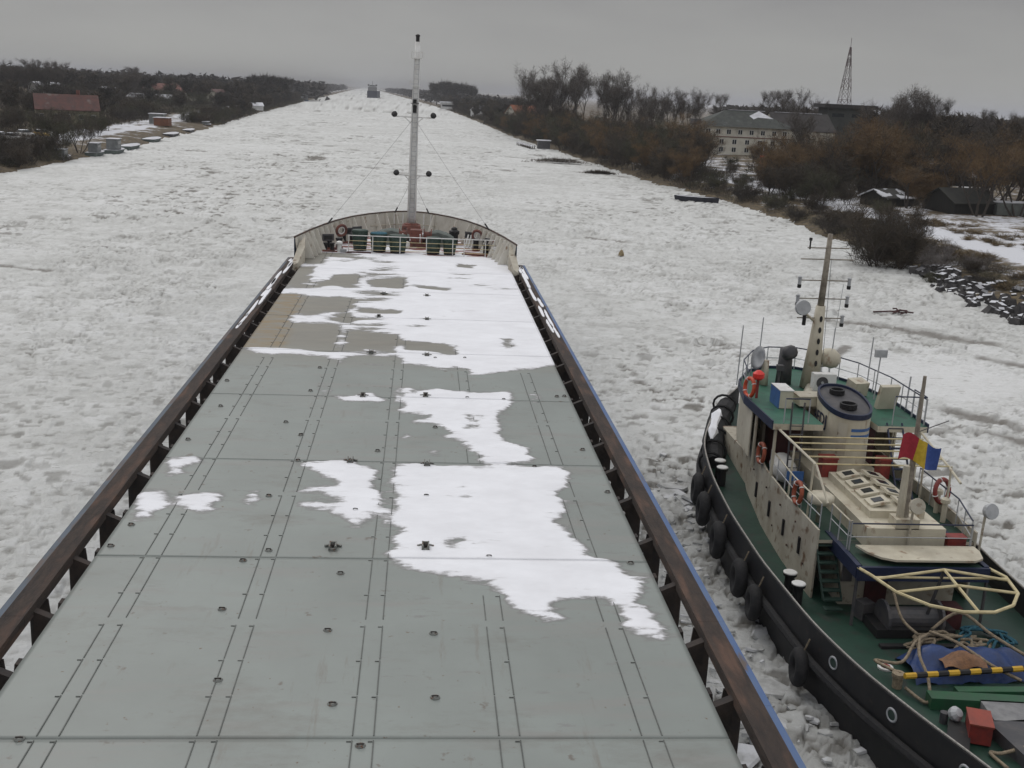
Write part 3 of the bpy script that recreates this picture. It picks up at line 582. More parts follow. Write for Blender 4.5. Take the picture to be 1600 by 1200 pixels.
# snow patches and bare patches on the hatch covers, in metres on the cover plane
SNOW= [[(-0.46,22.02),(-0.53,22.6),(-0.47,23.31),(-0.29,23.8),(-0.48,24.34),(-0.54,24.86),(-0.49,26.38),(-0.54,27.57),(-0.47,28.49),(0.18,28.64),(1.64,28.57),(4.04,28.55),(4.11,28.19),(3.85,27.32),(3.57,26.58),(3.73,25.47),(3.58,25.04),(3.22,24.61),(3.53,24.02),(3.74,23.35),(3.88,22.56),(4.3,22.23),(4.42,22.03),(4.47,21.54),(4.98,21.33),(4.66,20.8),(4.38,20.35),(4.6,19.78),(4.72,19.11),(4.82,18.71),(4.37,18.62),(4.15,18.7),(4.16,19.11),(4.13,19.64),(4.01,20.05),(3.94,20.63),(3.71,20.13),(3.6,20.63),(3.06,20.21),(2.62,20.28),(2.82,19.97),(3.08,19.35),(2.78,19.43),(2.41,19.69),(1.97,20.15),(1.76,20.88),(1.7,21.34),(1.52,21.28),(1.31,21.11),(0.73,21.44),(0.2,21.65),(-0.28,21.83)],
[(-0.53,36.44),(0.16,36.1),(0.8,36.49),(1.44,36.22),(1.98,36.03),(3.14,36.3),(3.08,34.94),(2.67,34.15),(2.44,32.71),(2.59,30.91),(3.08,30.11),(3.22,28.99),(1.91,28.64),(1.67,29.22),(1.86,29.46),(1.52,29.83),(1.44,31.02),(0.73,30.9),(0.54,31.26),(1.21,31.63),(0.55,32.43),(-0.38,32.49),(0.16,32.87),(0.4,33.38),(-0.4,33.53),(-0.5,35)],
[(0.44,29.87),(0.71,29.95),(0.71,29.44),(0.49,29.37)],
[(-0.47,31.31),(-0.24,31.21),(-0.24,30.84),(-0.46,30.82)],
[(-2.86,28.61),(-2.24,28.86),(-1.75,28.79),(-1,28.05),(-1.1,27.19),(-0.82,26.36),(-0.93,25.64),(-0.62,25.49),(-1.07,24.96),(-1.14,24.15),(-1.37,23.95),(-1.56,24.53),(-1.7,24.93),(-1.94,25.13),(-2.78,25.3),(-2.84,25.64),(-1.97,25.51),(-1.66,25.87),(-2.34,26.2),(-2.85,26.26),(-2.81,26.54),(-1.99,26.67),(-2.12,27.33),(-2.55,27.6),(-2.73,27.95)],
[(-0.92,25.39),(-0.68,25.4),(-0.7,24.17),(-0.82,24.24)],
[(-6.58,28.75),(-5.99,28.95),(-5.69,28.44),(-6.04,27.75),(-6.3,27.15),(-6.53,27.97)],
[(-6.69,25.98),(-6.02,26.19),(-5.8,25.71),(-6.02,24.82),(-6.48,24.25),(-6.61,24.6)],
[(-5.73,25.72),(-5.41,26.04),(-4.58,26.26),(-4.58,25.64),(-4.99,24.79),(-5.21,24.86)],
[(-4.17,26.42),(-3.81,26.53),(-3.75,25.77),(-3.99,25.24),(-4.17,25.93)],
[(-3.73,28.88),(-3.31,28.8),(-3.37,28.58)],
[(-2.86,35.33),(-2.23,35.23),(-1.65,36),(-1.04,34.88),(-1.68,34.59),(-2.3,34.68)],
[(-3.3,36.33),(-3.19,36.76),(-3.1,35.3),(-3.23,35.37)],
[(-2.94,36.62),(-2.82,36.63),(-2.8,35.33),(-2.92,35.32)],
[(-0.86,36.58),(-0.67,36.6),(-0.66,34.6),(-0.81,34.74)],
[(3.89,36.46),(4.03,36.47),(4.08,34.88),(3.91,34.86)],
[(-6.79,42.03),(-6.02,40.85),(-5.24,40.64),(-4.13,40.77),(-3.16,40.38),(-3.01,39.41),(-2.69,40.43),(-1.92,41.46),(-1.24,40.71),(-0.83,41.49),(-0.32,39.71),(0.26,39.88),(0.84,39.17),(1.32,39.8),(1.73,39.46),(1.86,38.53),(3.16,39.14),(5.1,40.13),(5.49,39.98),(5.56,41.52),(5.75,68.89),(-7.39,68.35)]]
BARE= [[(-7.08,53.43),(-5.69,53.17),(-5.32,42),(-6.95,42.01)],
[(-5.52,53.02),(-3.28,52.92),(-3.18,49.6),(-4.43,49.24),(-5.42,50.13)],
[(-5.41,46.83),(-3.37,46.74),(-3.22,41.51),(-5.27,42.01)],
[(-2.88,45.01),(-0.92,44.91),(-0.93,41.47),(-1.33,41.96),(-2.85,41.99)],
[(-0.45,43.77),(1.45,43.21),(1.36,41.44),(0.88,42.02),(-0.36,42.19)],
[(-2.75,58.21),(-0.73,59.25),(-0.8,55.68),(-2.63,55.89)],
[(-7.11,66.51),(-5.66,67.96),(-5.54,63.11),(-6.37,62.92)],
[(-6.92,55.81),(-6.53,61.04),(-5.87,62.1),(-5.84,56.99)],
[(-4.56,59.29),(-3.28,59.99),(-3.27,56.34),(-5.04,55.99)],
[(-2.85,50.41),(-0.81,49.98),(-1.02,49.06),(-2.73,49.22)],
[(3.4,44.52),(3.73,44.69),(3.76,42.94),(3.48,42.68)],
[(-0.4,57.1),(1.41,56.48),(1.45,55.56),(-0.22,56.17)],
[(2.02,64.86),(3.23,64.4),(2.92,63.14),(2.09,63.42)],
[(-3.64,52.02),(-3.01,52.46),(-3,46.93),(-3.72,47.5)],
[(0.59,23.31),(0.86,23.65),(1.11,23.4),(1.05,23.11),(0.76,23.03)],
[(1.5,34.05),(1.64,33.34),(1.62,31.98),(1.46,31.84)],
[(1.8,33.36),(1.96,33.37),(1.84,31.68),(1.71,31.67)],
[(1.33,27.04),(1.41,26.25),(1.47,25.58),(1.33,25.79)],
[(1.36,23.71),(1.5,23.64),(1.44,22.91),(1.34,22.97)],
[(-0.33,36.05),(-0.02,36.08),(-0.05,35.59),(-0.31,35.57)]]
LUG= [(-1.76, 22.83), (0.26, 22.9), (-1.76, 28.68), (0.3, 28.54), (-1.78, 35.27), (0.26, 35.46), (-1.8, 41.47), (0.31, 41.31), (-1.79, 48.36), (0.32, 48.12), (-1.77, 54.06), (0.32, 53.91)]
RING= [(-3.62, 19.85), (-1.55, 19.02), (0.41, 18.92), (-1.26, 16.45), (0.42, 16.66), (-3.23, 17.2), (-3.12, 22.68), (-3.58, 22.13), (-1.5, 21.54), (-6.35, 24.02), (-6.59, 22.81), (-3.15, 28.7), (1.64, 22.49), (-3.56, 26.0), (-3.32, 30.98), (-6.37, 30.34), (-3.52, 35.82), (-6.4, 36.86), (-3.89, 32.21), (1.63, 35.43), (0.28, 26.19), (2.83, 35.31), (-1.07, 29.66), (-1.41, 25.15), (0.55, 32.03), (4.72, 22.24), (4.75, 30.16), (5.32, 35.94), (4.66, 35.87), (-5.87, 15.44), (-0.74, 15.25), (0.62, 40.93), (1.74, 41.06), (-3.5, 38.97), (-6.07, 33.76), (3.21, 28.56), (5.6, 26.69)]
# ---------------------------------------------------------------- the cargo ship we stand on
SX = -0.78
ship = empty('cargo_ship', (SX, 40, 0), 'long cargo ship in the foreground with grey snow-patched hatch covers and rusty side rails', 'ship')
HZ = 5.2
# hull: blue sides, swept to the bow
STA = [(2, 6.62), (30, 6.62), (58, 6.62), (60, 6.52), (62, 6.34), (64, 6.14), (66.7, 5.82), (70.2, 5.16), (72.5, 4.62), (75, 3.8), (77, 2.8), (78.5, 1.75), (79.3, .95), (79.7, .02)]
def shalf(y): return float(np.interp(y, [s[0] for s in STA], [s[1] for s in STA]))
def loop(stas, k=1.0, dy=0): return [(SX - 0.07 * (y > 62) + h * k, y + dy) for y, h in stas] + [(SX - 0.07 * (y > 62) - h * k, y + dy) for y, h in stas[::-1]]
hb = MB()
hb.prism(loop(STA), -.6, 3.42, bluehull)
hb.prism(loop(STA[4:]), 3.42, 5.0, bluehull, redoxide)
hb.build('hull', None, ship)
dk = MB(); dsnow = mat('side_deck_steel', (.10, .05, .04), (.055, .035, .03), .8, 1.2, c3=(.72, .73, .76), scale3=.9, thr3=(.36, .42))
dk.box((SX - 6.2, 32, 3.43), (.82, 58, .02), dsnow); dk.box((SX + 6.2, 32, 3.43), (.82, 58, .02), dsnow); dk.build('side_deck', None, ship)
co = MB(); co.box((SX, 38.1, 4.2), (11.5, 58.6, 1.56), darksteel); co.build('hatch_coaming', None, ship)
# forecastle deck, snow on red oxide
fd = MB(); fsn = mat('snowy_red_deck', (.24, .10, .075), (.17, .075, .06), .8, 2, c3=(.74, .75, .78), scale3=.75, thr3=(.43, .50), stretch=(.7, 1.6, 1))
fd.prism(loop([(67.66, shalf(67.66))] + STA[7:], .985, -.06), 5.0, 5.20, fsn); fd.prism([(SX - 6.2, 62.2), (SX - 5.9, 62.2), (SX - 5.9, 66.2)], 5.0, 5.17, fsn); fd.prism([(SX + 5.9, 62.2), (SX + 6.1, 62.2), (SX + 5.9, 66.2)], 5.0, 5.17, fsn); fd.build('forecastle_deck', None, ship)
# hatch covers with snow: paint, snow and rust are told apart by where the patches lie
gx = np.arange(SX - 5.9, SX + 5.91, .1); gy = np.arange(8.6, 68.4, .1); GX, GY = np.meshgrid(gx, gy)
def inpoly(px, py, poly):
    r = np.zeros(px.shape, bool); n = len(poly)
    for i in range(n):
        x1, y1 = poly[i]; x2, y2 = poly[(i + 1) % n]
        if y1 == y2: continue
        c = ((y1 > py) != (y2 > py)) & (px < (x2 - x1) * (py - y1) / (y2 - y1) + x1); r ^= c
    return r
JX = GX + (fbm(GX * 2.6, GY * 2.6, 201, 4) - .47) * .75; JY = GY + (fbm(GX * 1.6, GY * 3.4, 202, 4) - .47) * .6
mk = np.zeros(GX.shape)
for p_ in SNOW: mk = np.maximum(mk, inpoly(JX, JY, p_).astype(float))
far = GY > 39
for p_ in BARE: mk = np.minimum(mk, 1 - inpoly(JX, JY, p_) * .96)
# wind-drawn streaks across the far covers
st = fbm(GX * .6, GY * 2.4, 207, 5); mk = np.where(far, mk - .95 * np.clip((st - .44 + .06 * (GX < -1) + .03 * (GY > 55)) * 6, 0, 1) * np.clip((fbm(GX * .45, GY * .3, 209, 3) - .42 + .10 * (GX < -.8) - .06 * (GX > 1.7)) * 5, 0, 1), mk)
st2 = fbm(GX * .7, GY * 3.0, 211, 5); mk = np.where(far & (mk < .5), mk + .45 * np.clip((st2 - .58) * 7, 0, 1), mk)
def blur(A, n):
    for _ in range(n):
        q = np.pad(A, 1, mode='edge'); A = (q[:-2, 1:-1] + q[2:, 1:-1] + q[1:-1, :-2] + q[1:-1, 2:] + 2 * q[1:-1, 1:-1]) / 6
    return A
mk = .38 * blur(mk, 1) + .62 * blur(mk, 16)
rs = np.zeros(GX.shape)
for p_ in [[(-7.1, 54), (-5.5, 53.6), (-5.2, 42), (-7, 42)]]: rs = np.maximum(rs, inpoly(JX, JY, p_).astype(float))
tn = np.where(far, .8, .12) * np.clip((GY - 38) / 5, 0, 1)
for _ in range(4):
    q = np.pad(rs, 1, mode='edge'); rs = (q[:-2, 1:-1] + q[2:, 1:-1] + q[1:-1, :-2] + q[1:-1, 2:] + 2 * q[1:-1, 1:-1]) / 6
def samp(A, x, y):
    i = np.clip((y - gy[0]) / .1, 0, A.shape[0] - 1.001); j = np.clip((x - gx[0]) / .1, 0, A.shape[1] - 1.001)
    a = i.astype(int); b = j.astype(int); f = i - a; g = j - b
    return (A[a, b] * (1 - g) + A[a, b + 1] * g) * (1 - f) + (A[a + 1, b] * (1 - g) + A[a + 1, b + 1] * g) * f
hm = bpy.data.materials.new('hatch_paint'); hm.use_nodes = True
def hatch_mat(m):
    t = m.node_tree; n = t.nodes; l = t.links; b = n['Principled BSDF']
    def at(k):
        a = n.new('ShaderNodeAttribute'); a.attribute_name = k; return a.outputs['Fac']
    def noise(s, d, st=(1, 1, 1), r=.6):
        mp_ = n.new('ShaderNodeMapping'); mp_.inputs['Scale'].default_value = st; l.new(co_.outputs['Object'], mp_.inputs[0])
        q = n.new('ShaderNodeTexNoise'); q.inputs['Scale'].default_value = s; q.inputs['Detail'].default_value = d; q.inputs['Roughness'].default_value = r; l.new(mp_.outputs[0], q.inputs['Vector']); return q.outputs['Fac']
    def mix(f, A, B):
        q = n.new('ShaderNodeMix'); q.data_type = 'RGBA'; l.new(f, q.inputs['Factor'])
        for s, v in (('A', A), ('B', B)):
            if isinstance(v, tuple): q.inputs[s].default_value = lin(*v)
            else: l.new(v, q.inputs[s])
        return q.outputs['Result']
    def rng_(v, a, c):
        q = n.new('ShaderNodeMapRange'); q.inputs[1].default_value = a; q.inputs[2].default_value = c; l.new(v, q.inputs[0]); return q.outputs[0]
    co_ = n.new('ShaderNodeTexCoord')
    base = mix(rng_(noise(.35, 6), .35, .65), (.246, .272, .254), (.212, .232, .216))
    base = mix(rng_(noise(.9, 7, (.35, 2.2, 1)), .52, .72), base, (.235, .238, .222))
    base = mix(rng_(noise(2.4, 8), .66, .72), base, (.15, .135, .115))
    base = mix(rng_(noise(.55, 9, (.5, 1.0, 1), .75), .54, .78), base, (.165, .160, .140))
    base = mix(rng_(noise(1.5, 9, (2.2, .25, 1), .7), .60, .80), base, (.17, .15, .125))
    base = mix(rng_(noise(7, 6), .68, .74), base, (.13, .085, .055))
    tb = mix(rng_(noise(.9, 9, (.7, 1.6, 1), .72), .35, .65), (.215, .196, .155), (.170, .156, .126))
    base = mix(at('tint'), base, tb)
    rr_ = n.new('ShaderNodeMath'); rr_.operation = 'MULTIPLY'; l.new(at('rust'), rr_.inputs[0]); l.new(rng_(noise(1.3, 9, (.8, 2.0, 1), .72), .38, .62), rr_.inputs[1])
    base = mix(rr_.outputs[0], base, (.22, .155, .068))
    a_ = n.new('ShaderNodeMath'); a_.operation = 'MULTIPLY_ADD'; l.new(noise(1.9, 10, (.75, 2.1, 1), .70), a_.inputs[0]); a_.inputs[1].default_value = 1.9; l.new(at('snow'), a_.inputs[2])
    sn = rng_(a_.outputs[0], 1.34, 1.58)
    # damp edge where the snow has melted back
    thin = rng_(a_.outputs[0], 1.15, 1.42)
    base = mix(thin, base, (.185, .182, .175))
    snow_c = mix(rng_(noise(.7, 8, (1, 1.5, 1), .7), .35, .7), (.85, .86, .89), (.74, .745, .77))
    snow_c = mix(rng_(a_.outputs[0], 1.72, 1.50), snow_c, (.62, .62, .63))
    l.new(mix(sn, base, snow_c), b.inputs['Base Color'])
    ro = n.new('ShaderNodeMapRange'); ro.inputs[3].default_value = .5; ro.inputs[4].default_value = .85; l.new(sn, ro.inputs[0]); l.new(ro.outputs[0], b.inputs['Roughness'])
    hs_ = n.new('ShaderNodeMath'); hs_.operation = 'MULTIPLY_ADD'; l.new(noise(5, 4), hs_.inputs[0]); hs_.inputs[1].default_value = .12; l.new(sn, hs_.inputs[2])
    bu = n.new('ShaderNodeBump'); bu.inputs['Strength'].default_value = .5; bu.inputs['Distance'].default_value = .03; l.new(hs_.outputs[0], bu.inputs['Height']); l.new(bu.outputs[0], b.inputs['Normal'])
hatch_mat(hm)
seamdark = mat('seam_dark', (.095, .102, .095), (.14, .145, .135), .8, 3)
fitm = mat('fitting_steel', (.20, .21, .195), (.14, .145, .135), .7, 8, c3=(.14, .07, .04), scale3=20, thr3=(.55, .65))
SEAM = [8.8, 15.45, 22.3, 28.75, 35.25, 41.6, 48.2, 54.8, 61.3, 67.6]
PAIRS = [-5.46 - .02, -3.09, -.71, 1.58, 3.86]
panels = []
for i in range(len(SEAM) - 1):
    y0, y1 = SEAM[i] + .018, SEAM[i + 1] - .018
    xs = np.linspace(SX - 5.87, SX + 5.88, 119); yv = np.linspace(y0, y1, int((y1 - y0) / .1) + 1)
    A, B = np.meshgrid(xs, yv)
    sag = (fbm(A * .5, B * .5, 220, 2) - .4) * .012
    Z = HZ + sag + .03 * np.clip((samp(mk, A, B) - .42) * 4, 0, 1)
    e = np.concatenate([A.ravel(), A[0], A[-1], A[:, 0], A[:, -1]])
    nq = len(yv) * len(xs); cox = [A.ravel(), A[0], A[-1][::-1], A[:, 0][::-1], A[:, -1]]; coy = [B.ravel(), B[0], B[-1][::-1], B[:, 0][::-1], B[:, -1]]
    coz = [Z.ravel()] + [np.full(len(c), HZ - .16) for c in cox[1:]]
    X_ = np.concatenate(cox); Y_ = np.concatenate(coy); Z_ = np.concatenate(coz)
    q = [grid_quads(len(yv), len(xs))]; idx = np.arange(nq).reshape(len(yv), len(xs)); o_ = nq
    for top in (idx[0], idx[-1][::-1], idx[:, 0][::-1], idx[:, -1]):
        k = len(top); low = np.arange(o_, o_ + k); o_ += k
        q.append(np.stack([low[:-1], low[1:], top[1:], top[:-1]], -1))
    pn = np_mesh('hatch_cover', np.stack([X_ - SX, Y_ - 40, Z_], -1), np.concatenate(q), hm, False,
                 {'snow': samp(mk, X_, Y_), 'rust': samp(rs, X_, Y_), 'tint': samp(tn, X_, Y_)})
    pn.parent = ship; panels.append(pn)
    # stiffener welds: pairs of thin flat bars with breaks
    for ci, c in enumerate(PAIRS):
        wl = MB()
        for s in (-.165, .165):
            cuts = [y0 + .02, y0 + 1.25, y0 + 2.45, y0 + 3.75, y0 + 3.98, y0 + 5.1, y1 - .02]
            for a, b in zip(cuts[:-1], cuts[1:]):
                if abs(b - a - .23) < .02: continue
                if float(samp(mk, np.array([c + s]), np.array([(a + b) / 2]))[0]) > .5 and (int((a + c) * 7) % 3): continue
                wl.box((c + s, (a + b) / 2, HZ + .004), (.016, b - a - .05, .020), seamdark)
                if (s > 0 or ci < 3) and float(samp(mk, np.array([c + s]), np.array([b]))[0]) < .4: wl.box((c + s - .05 * (1 if s > 0 else 1), b - .06, HZ + .004), (.07, .018, .018), seamdark)
        wl.build('weld_bar', None, pn)
def panel_at(y): return panels[min(len(panels) - 1, max(0, int(np.searchsorted(SEAM, y)) - 1))]
for x, y in RING:
    if abs(x - SX) > 5.8: x = SX + 5.7 * (1 if x > SX else -1)
    k = MB(); k.lathe((x, y, HZ - .01), [(.085, 0), (.085, .02), (.055, .035), (.02, .04)], fitm, 10); k.torus((x, y - .02, HZ + .045), .05, .012, darksteel, (0, .6, 1), 10, 5)
    k.build('lashing_ring', None, panel_at(y), True)
for x, y in LUG:
    k = MB(); d = 1 if any(abs(y - s) < .75 and y > s for s in SEAM) else -1
    k.box((x, y, HZ + .03), (.26, .40, .07), fitm); k.box((x - .10, y, HZ + .10), (.045, .40, .10), fitm); k.box((x + .10, y, HZ + .10), (.045, .40, .10), fitm)
    k.box((x, y + d * .13, HZ + .09), (.19, .05, .14), fitm); k.box((x - .20, y + .14, HZ + .03), (.16, .07, .06), fitm, .5); k.box((x + .20, y + .14, HZ + .03), (.16, .07, .06), fitm, -.5)
    k.lathe((x, y - .05, HZ + .06), [(.05, 0), (.05, .07), (.03, .1)], darksteel, 8); k.v = [(x + (a - x) * .66, y + (b - y) * .75, HZ + (c - HZ) * .8) for a, b, c in k.v]; k.build('lifting_lug', None, panel_at(y))
# side rails: heavy rusty beam on plate frames, blue strip outside, guard rail inside
railm = mat('rusty_rail', (.058, .041, .032), (.026, .021, .019), .95, 2.6, detail=9, thr=(.34, .66), c3=(.105, .062, .044), scale3=1.3, thr3=(.52, .68), bump=.5, stretch=(3, .6, 3))
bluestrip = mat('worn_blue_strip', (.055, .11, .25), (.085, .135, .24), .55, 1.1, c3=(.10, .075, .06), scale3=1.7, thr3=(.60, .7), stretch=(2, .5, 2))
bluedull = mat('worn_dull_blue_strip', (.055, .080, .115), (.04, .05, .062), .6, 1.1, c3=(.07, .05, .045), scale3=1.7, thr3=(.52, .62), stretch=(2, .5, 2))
for s in (-1, 1):
    X = lambda d: SX + s * d
    b = MB()
    for k in range(12):
        ya, yb = 4 + k * 5.0, 9 + k * 5.0
        if k == 11: yb = 63.5
        b.box((X(6.40), (ya + yb) / 2, 5.40), (.40, yb - ya - .008, .10)); b.box((X(6.24), (ya + yb) / 2, 5.28), (.06, yb - ya - .008, .14))
        b.box((X(6.555), (ya + yb) / 2, 5.20), (.05, yb - ya - .008, .30))
    b.build('rail_beam', railm, ship)
    st_ = MB()
    for k in range(20):
        ya = 4 + k * 3.0; yb = min(ya + 3, 63.5); st_.box((X(6.66), (ya + yb) / 2, 5.23), (.12, yb - ya - .006, .44))
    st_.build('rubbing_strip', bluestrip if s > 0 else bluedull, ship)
    R_ = random.Random(4 + s); y = 44.0     # snow lying on the far rail in ragged strips
    while y < 62.5:
        f_ = min(1, max(.45, (y - 38) / 14)); l_ = min(62.9 - y, R_.uniform(1.5, 7) * f_); n = max(3, int(l_ / .16)); c0 = 6.33 + R_.choice((-.04, .0, .14)); sb = MB(); e0 = []; e1 = []
        for j in range(n + 1):
            t = j / n; w = (.02 + .055 * f_) * min(1, 5 * t, 5 * (1 - t)) ** .6 * R_.uniform(.75, 1.1) + .012; c_ = c0 + .012 * sin(t * 5 + y); e0.append((X(min(6.57, c_ + w)), y + l_ * t)); e1.append((X(max(6.22, c_ - w)), y + l_ * t))
        vs = [(p[0], p[1], 5.452) for p in e0] + [(p[0], p[1], 5.452) for p in e1] + [((p[0] * .85 + q[0] * .15), p[1], 5.475) for p, q in zip(e0, e1)] + [((q[0] * .85 + p[0] * .15), p[1], 5.475) for p, q in zip(e0, e1)]
        m1 = n + 1; fs = []
        for j in range(n): fs += [(j, j + 1, 2 * m1 + j + 1, 2 * m1 + j), (2 * m1 + j, 2 * m1 + j + 1, 3 * m1 + j + 1, 3 * m1 + j), (3 * m1 + j, 3 * m1 + j + 1, m1 + j + 1, m1 + j)]
        sb.add(vs, fs); sb.build('rail_snow', snowm, ship); y += max(.4, l_ * R_.uniform(.3, .9))
    for k in range(25):
        y = 5.3 + k * 2.35 if s > 0 else 5.9 + k * 2.4
        if y > 62.5: continue
        y += random.Random(k * 7 + s).uniform(-.14, .14)
        f = MB()
        sec = [(6.56, 5.18), (6.20, 5.18), (6.14, 4.5), (5.95, 3.9), (5.85, 3.44), (6.56, 3.44)]
        f.add([(X(a), y - .02, c) for a, c in sec] + [(X(a), y + .02, c) for a, c in sec], [tuple(range(6)), tuple(range(6, 12))[::-1]] + [(i, (i + 1) % 6, 6 + (i + 1) % 6, 6 + i) for i in range(6)])
        f.box((X(6.05), y, 4.3), (.10, .22, 1.7), None, 0, 0, s * -.14)
        # bracket reaching in to the coaming
        br = [(6.22, 5.30), (5.86, 5.14), (5.86, 4.86), (6.0, 4.98), (6.22, 4.78)]
        yy = y - .55 + .2 * sin(k * 5.1)
        f.add([(X(a), yy - .09, c) for a, c in br] + [(X(a), yy + .09, c) for a, c in br], [tuple(range(5)), tuple(range(5, 10))[::-1]] + [(i, (i + 1) % 5, 5 + (i + 1) % 5, 5 + i) for i in range(5)])
        f.build('rail_post', darksteel, ship)
    g = MB()
    for z_ in (4.35, 4.85): g.tube([(X(5.97), 4, z_), (X(5.97), 62, z_)], .022, None, 5)
    for k in range(48): y = 4.7 + k * 1.2; g.tube([(X(5.97), y, 3.44), (X(5.97), y, 4.85)], .022, None, 5)
    g.build('guard_rail', darksteel, ship)
# forecastle bulwark
whitecream = mat('off_white_paint', (.72, .70, .64), (.62, .59, .52), .5, 1.2, c3=(.30, .20, .13), scale3=4, thr3=(.62, .72), stretch=(1, 1, .5))
def bz(y): return float(np.interp(y, [62, 66, 80], [6.66, 6.58, 6.55]))
pts = []
for y in list(np.arange(63.0, 76.5, .5)) + [77, 77.6, 78.1, 78.5, 78.9, 79.2, 79.45, 79.62]: pts.append((y, shalf(y)))
port = [(SX - .07 - h - .02, y) for y, h in pts]; stb = [(SX - .07 + h + .02, y) for y, h in pts]
ring = port + [(SX - .07, 79.75)] + stb[::-1]
C_ = Vector((SX - .07, 66, 0))
def inward(p, d):
    i = ring.index(p); a = ring[max(0, i - 1)]; b = ring[min(len(ring) - 1, i + 1)]; t = Vector((b[0] - a[0], b[1] - a[1], 0)).normalized(); n_ = Vector((t.y, -t.x, 0))
    return (p[0] + n_.x * d, p[1] + n_.y * d)
bw = MB(); vs = []; fs = []
for p in ring:
    i1 = inward(p, .05); i2 = inward(p, .22); z1 = bz(p[1]); zb = 3.2 if p[1] > 63 else 3.4
    vs += [(p[0], p[1], 3.4), (p[0], p[1], z1), (i1[0], i1[1], z1), (i2[0], i2[1], 5.19)]
for i in range(len(ring) - 1):
    a, b = i * 4, i * 4 + 4
    fs += [(a, a + 1, b + 1, b), (a + 1, a + 2, b + 2, b + 1), (a + 2, a + 3, b + 3, b + 2)]
bw.add(vs, fs[0::3], bluehull); bw.add(vs, fs[1::3], redoxide); bw.add(vs, fs[2::3], mat('bulwark_plate_paint', (.52, .50, .44), (.44, .42, .36), .55, 1.2, c3=(.26, .17, .11), scale3=3, thr3=(.60, .72))); bw.build('bulwark', None, ship)
cp = MB(); cp.tube([(*inward(p, .02), bz(p[1]) + .02) for p in ring], .055, None, 6); cp.build('bulwark_cap', rust, ship)
for i in range(4, len(ring) - 4, 2):
    p = ring[i]
    if 33 < i < 47 and i % 4: continue
    k = MB(); t0 = inward(p, .07); t1 = inward(p, .20); t2 = inward(p, .75); z1 = bz(p[1]) - .06
    q = inward(p, .3); tx = (q[1] - p[1]) / .3 * .025; ty = -(q[0] - p[0]) / .3 * .025
    tri_ = [(t0, z1), (t1, z1), (t2, 5.21), (t0, 5.21)]
    k.add([(a[0] + tx, a[1] + ty, c) for a, c in tri_] + [(a[0] - tx, a[1] - ty, c) for a, c in tri_], [(0, 1, 2, 3), (7, 6, 5, 4)] + [(j, (j + 1) % 4, 4 + (j + 1) % 4, 4 + j) for j in range(4)])
    k.build('bulwark_stay', whitecream, ship)
# quarter wings where the bulwark drops to the rail
for s in (-1, 1):
    k = MB(); out = [(SX + s * 6.30, 61.2), (SX + s * 6.12, 63.6), (SX + s * 5.85, 64.3), (SX + s * 5.75, 63.2), (SX + s * 5.95, 61.6)]
    if s < 0: out = out[::-1]
    k.prism(out, 4.9, lambda x, y: 5.3 + max(0, (y - 61.2)) * .40, creamdirty); k.build('bulwark_wing', None, ship)
# fairleads and mooring pipes in the bulwark
for p, sz in [((-5.1, 71.6), .30), ((3.55, 71.4), .30)]:
    k = MB(); k.torus((p[0], p[1], 6.05), .34, .09, redoxide, (-.62 if p[0] < 0 else .62, 1, .15), 18, 7); k.torus((p[0], p[1], 6.05), .22, .045, white, (-.62 if p[0] < 0 else .62, 1, .15), 16, 6); k.build('fairlead', None, ship, True)
k = MB(); k.torus((4.55, 68.4, 5.8), .34, .10, redoxide, (1, .15, .3), 18, 7); k.lathe((4.6, 68.4, 5.8), [(.3, 0), (.3, .06)], redoxide, 14, (1, .15, .3)); k.build('fairlead', None, ship, True)
for x, y, a in [(-4.75, 72.2, .7), (-4.2, 73.1, .75), (3.1, 72.4, -.72), (4.25, 69.4, -.75), (-5.7, 68.8, .5)]:
    k = MB(); k.box((x, y, 5.95), (.75, .08, .42), dgrey, a); k.box((x, y - .03, 5.95), (.55, .06, .24), black, a); k.build('mooring_port', None, ship)
# gratings leaning at the bulwark
for x, y, a in [(-4.25, 72.4, .55), (2.9, 71.9, -.55)]:
    k = MB()
    for j in range(4): k.box((x + j * .22 * cos(a), y + j * .22 * sin(a), 5.6), (.09, .05, .95), white, a, -.45)
    k.box((x + .33 * cos(a), y + .33 * sin(a), 5.30), (.85, .06, .07), white, a); k.build('leaning_slats', None, ship)
# foremast
mast = MB(); MX, MY = -.72, 76.2
mast.tube([(MX, MY, 6.0), (MX + .02, MY, 9.5), (MX + .05, MY, 13), (MX + .10, MY, 15.8), (MX + .13, MY, 17.95)], [.31, .285, .25, .205, .16], None, 14); mo = mast.build('foremast', white, ship, True)
k = MB(); k.box((MX, MY - .1, 5.62), (1.5, 1.5, .86), redoxide, 0, 0, 0, .8); k.lathe((MX, MY, 5.95), [(.55, 0), (.5, .18), (.36, .22)], redoxide, 14); k.build('mast_step', None, mo)
for z_, w in ((9.35, 1.05), (13.15, 1.25)):
    k = MB(); k.tube([(MX - w, MY - .15, z_ + .02), (MX + w, MY - .15, z_)], .045, white, 6); k.tube([(MX - w * .5, MY - .15, z_), (MX, MY - .1, z_ - .55)], .03, white, 5); k.tube([(MX + w * .5, MY - .15, z_), (MX, MY - .1, z_ - .55)], .03, white, 5); k.build('cross_arm', None, mo)
    for s in (-1, 1):
        k = MB(); k.lathe((MX + s * (w - .04), MY - .15, z_ + .06), [(.10, 0), (.19, .10), (.20, .24), (.12, .30)], black, 12, (s * .35, -.6, .5)); k.tube([(MX + s * (w - .04), MY - .15, z_), (MX + s * (w - .04), MY - .15, z_ + .12)], .03, black, 5); k.build('floodlight', None, mo)
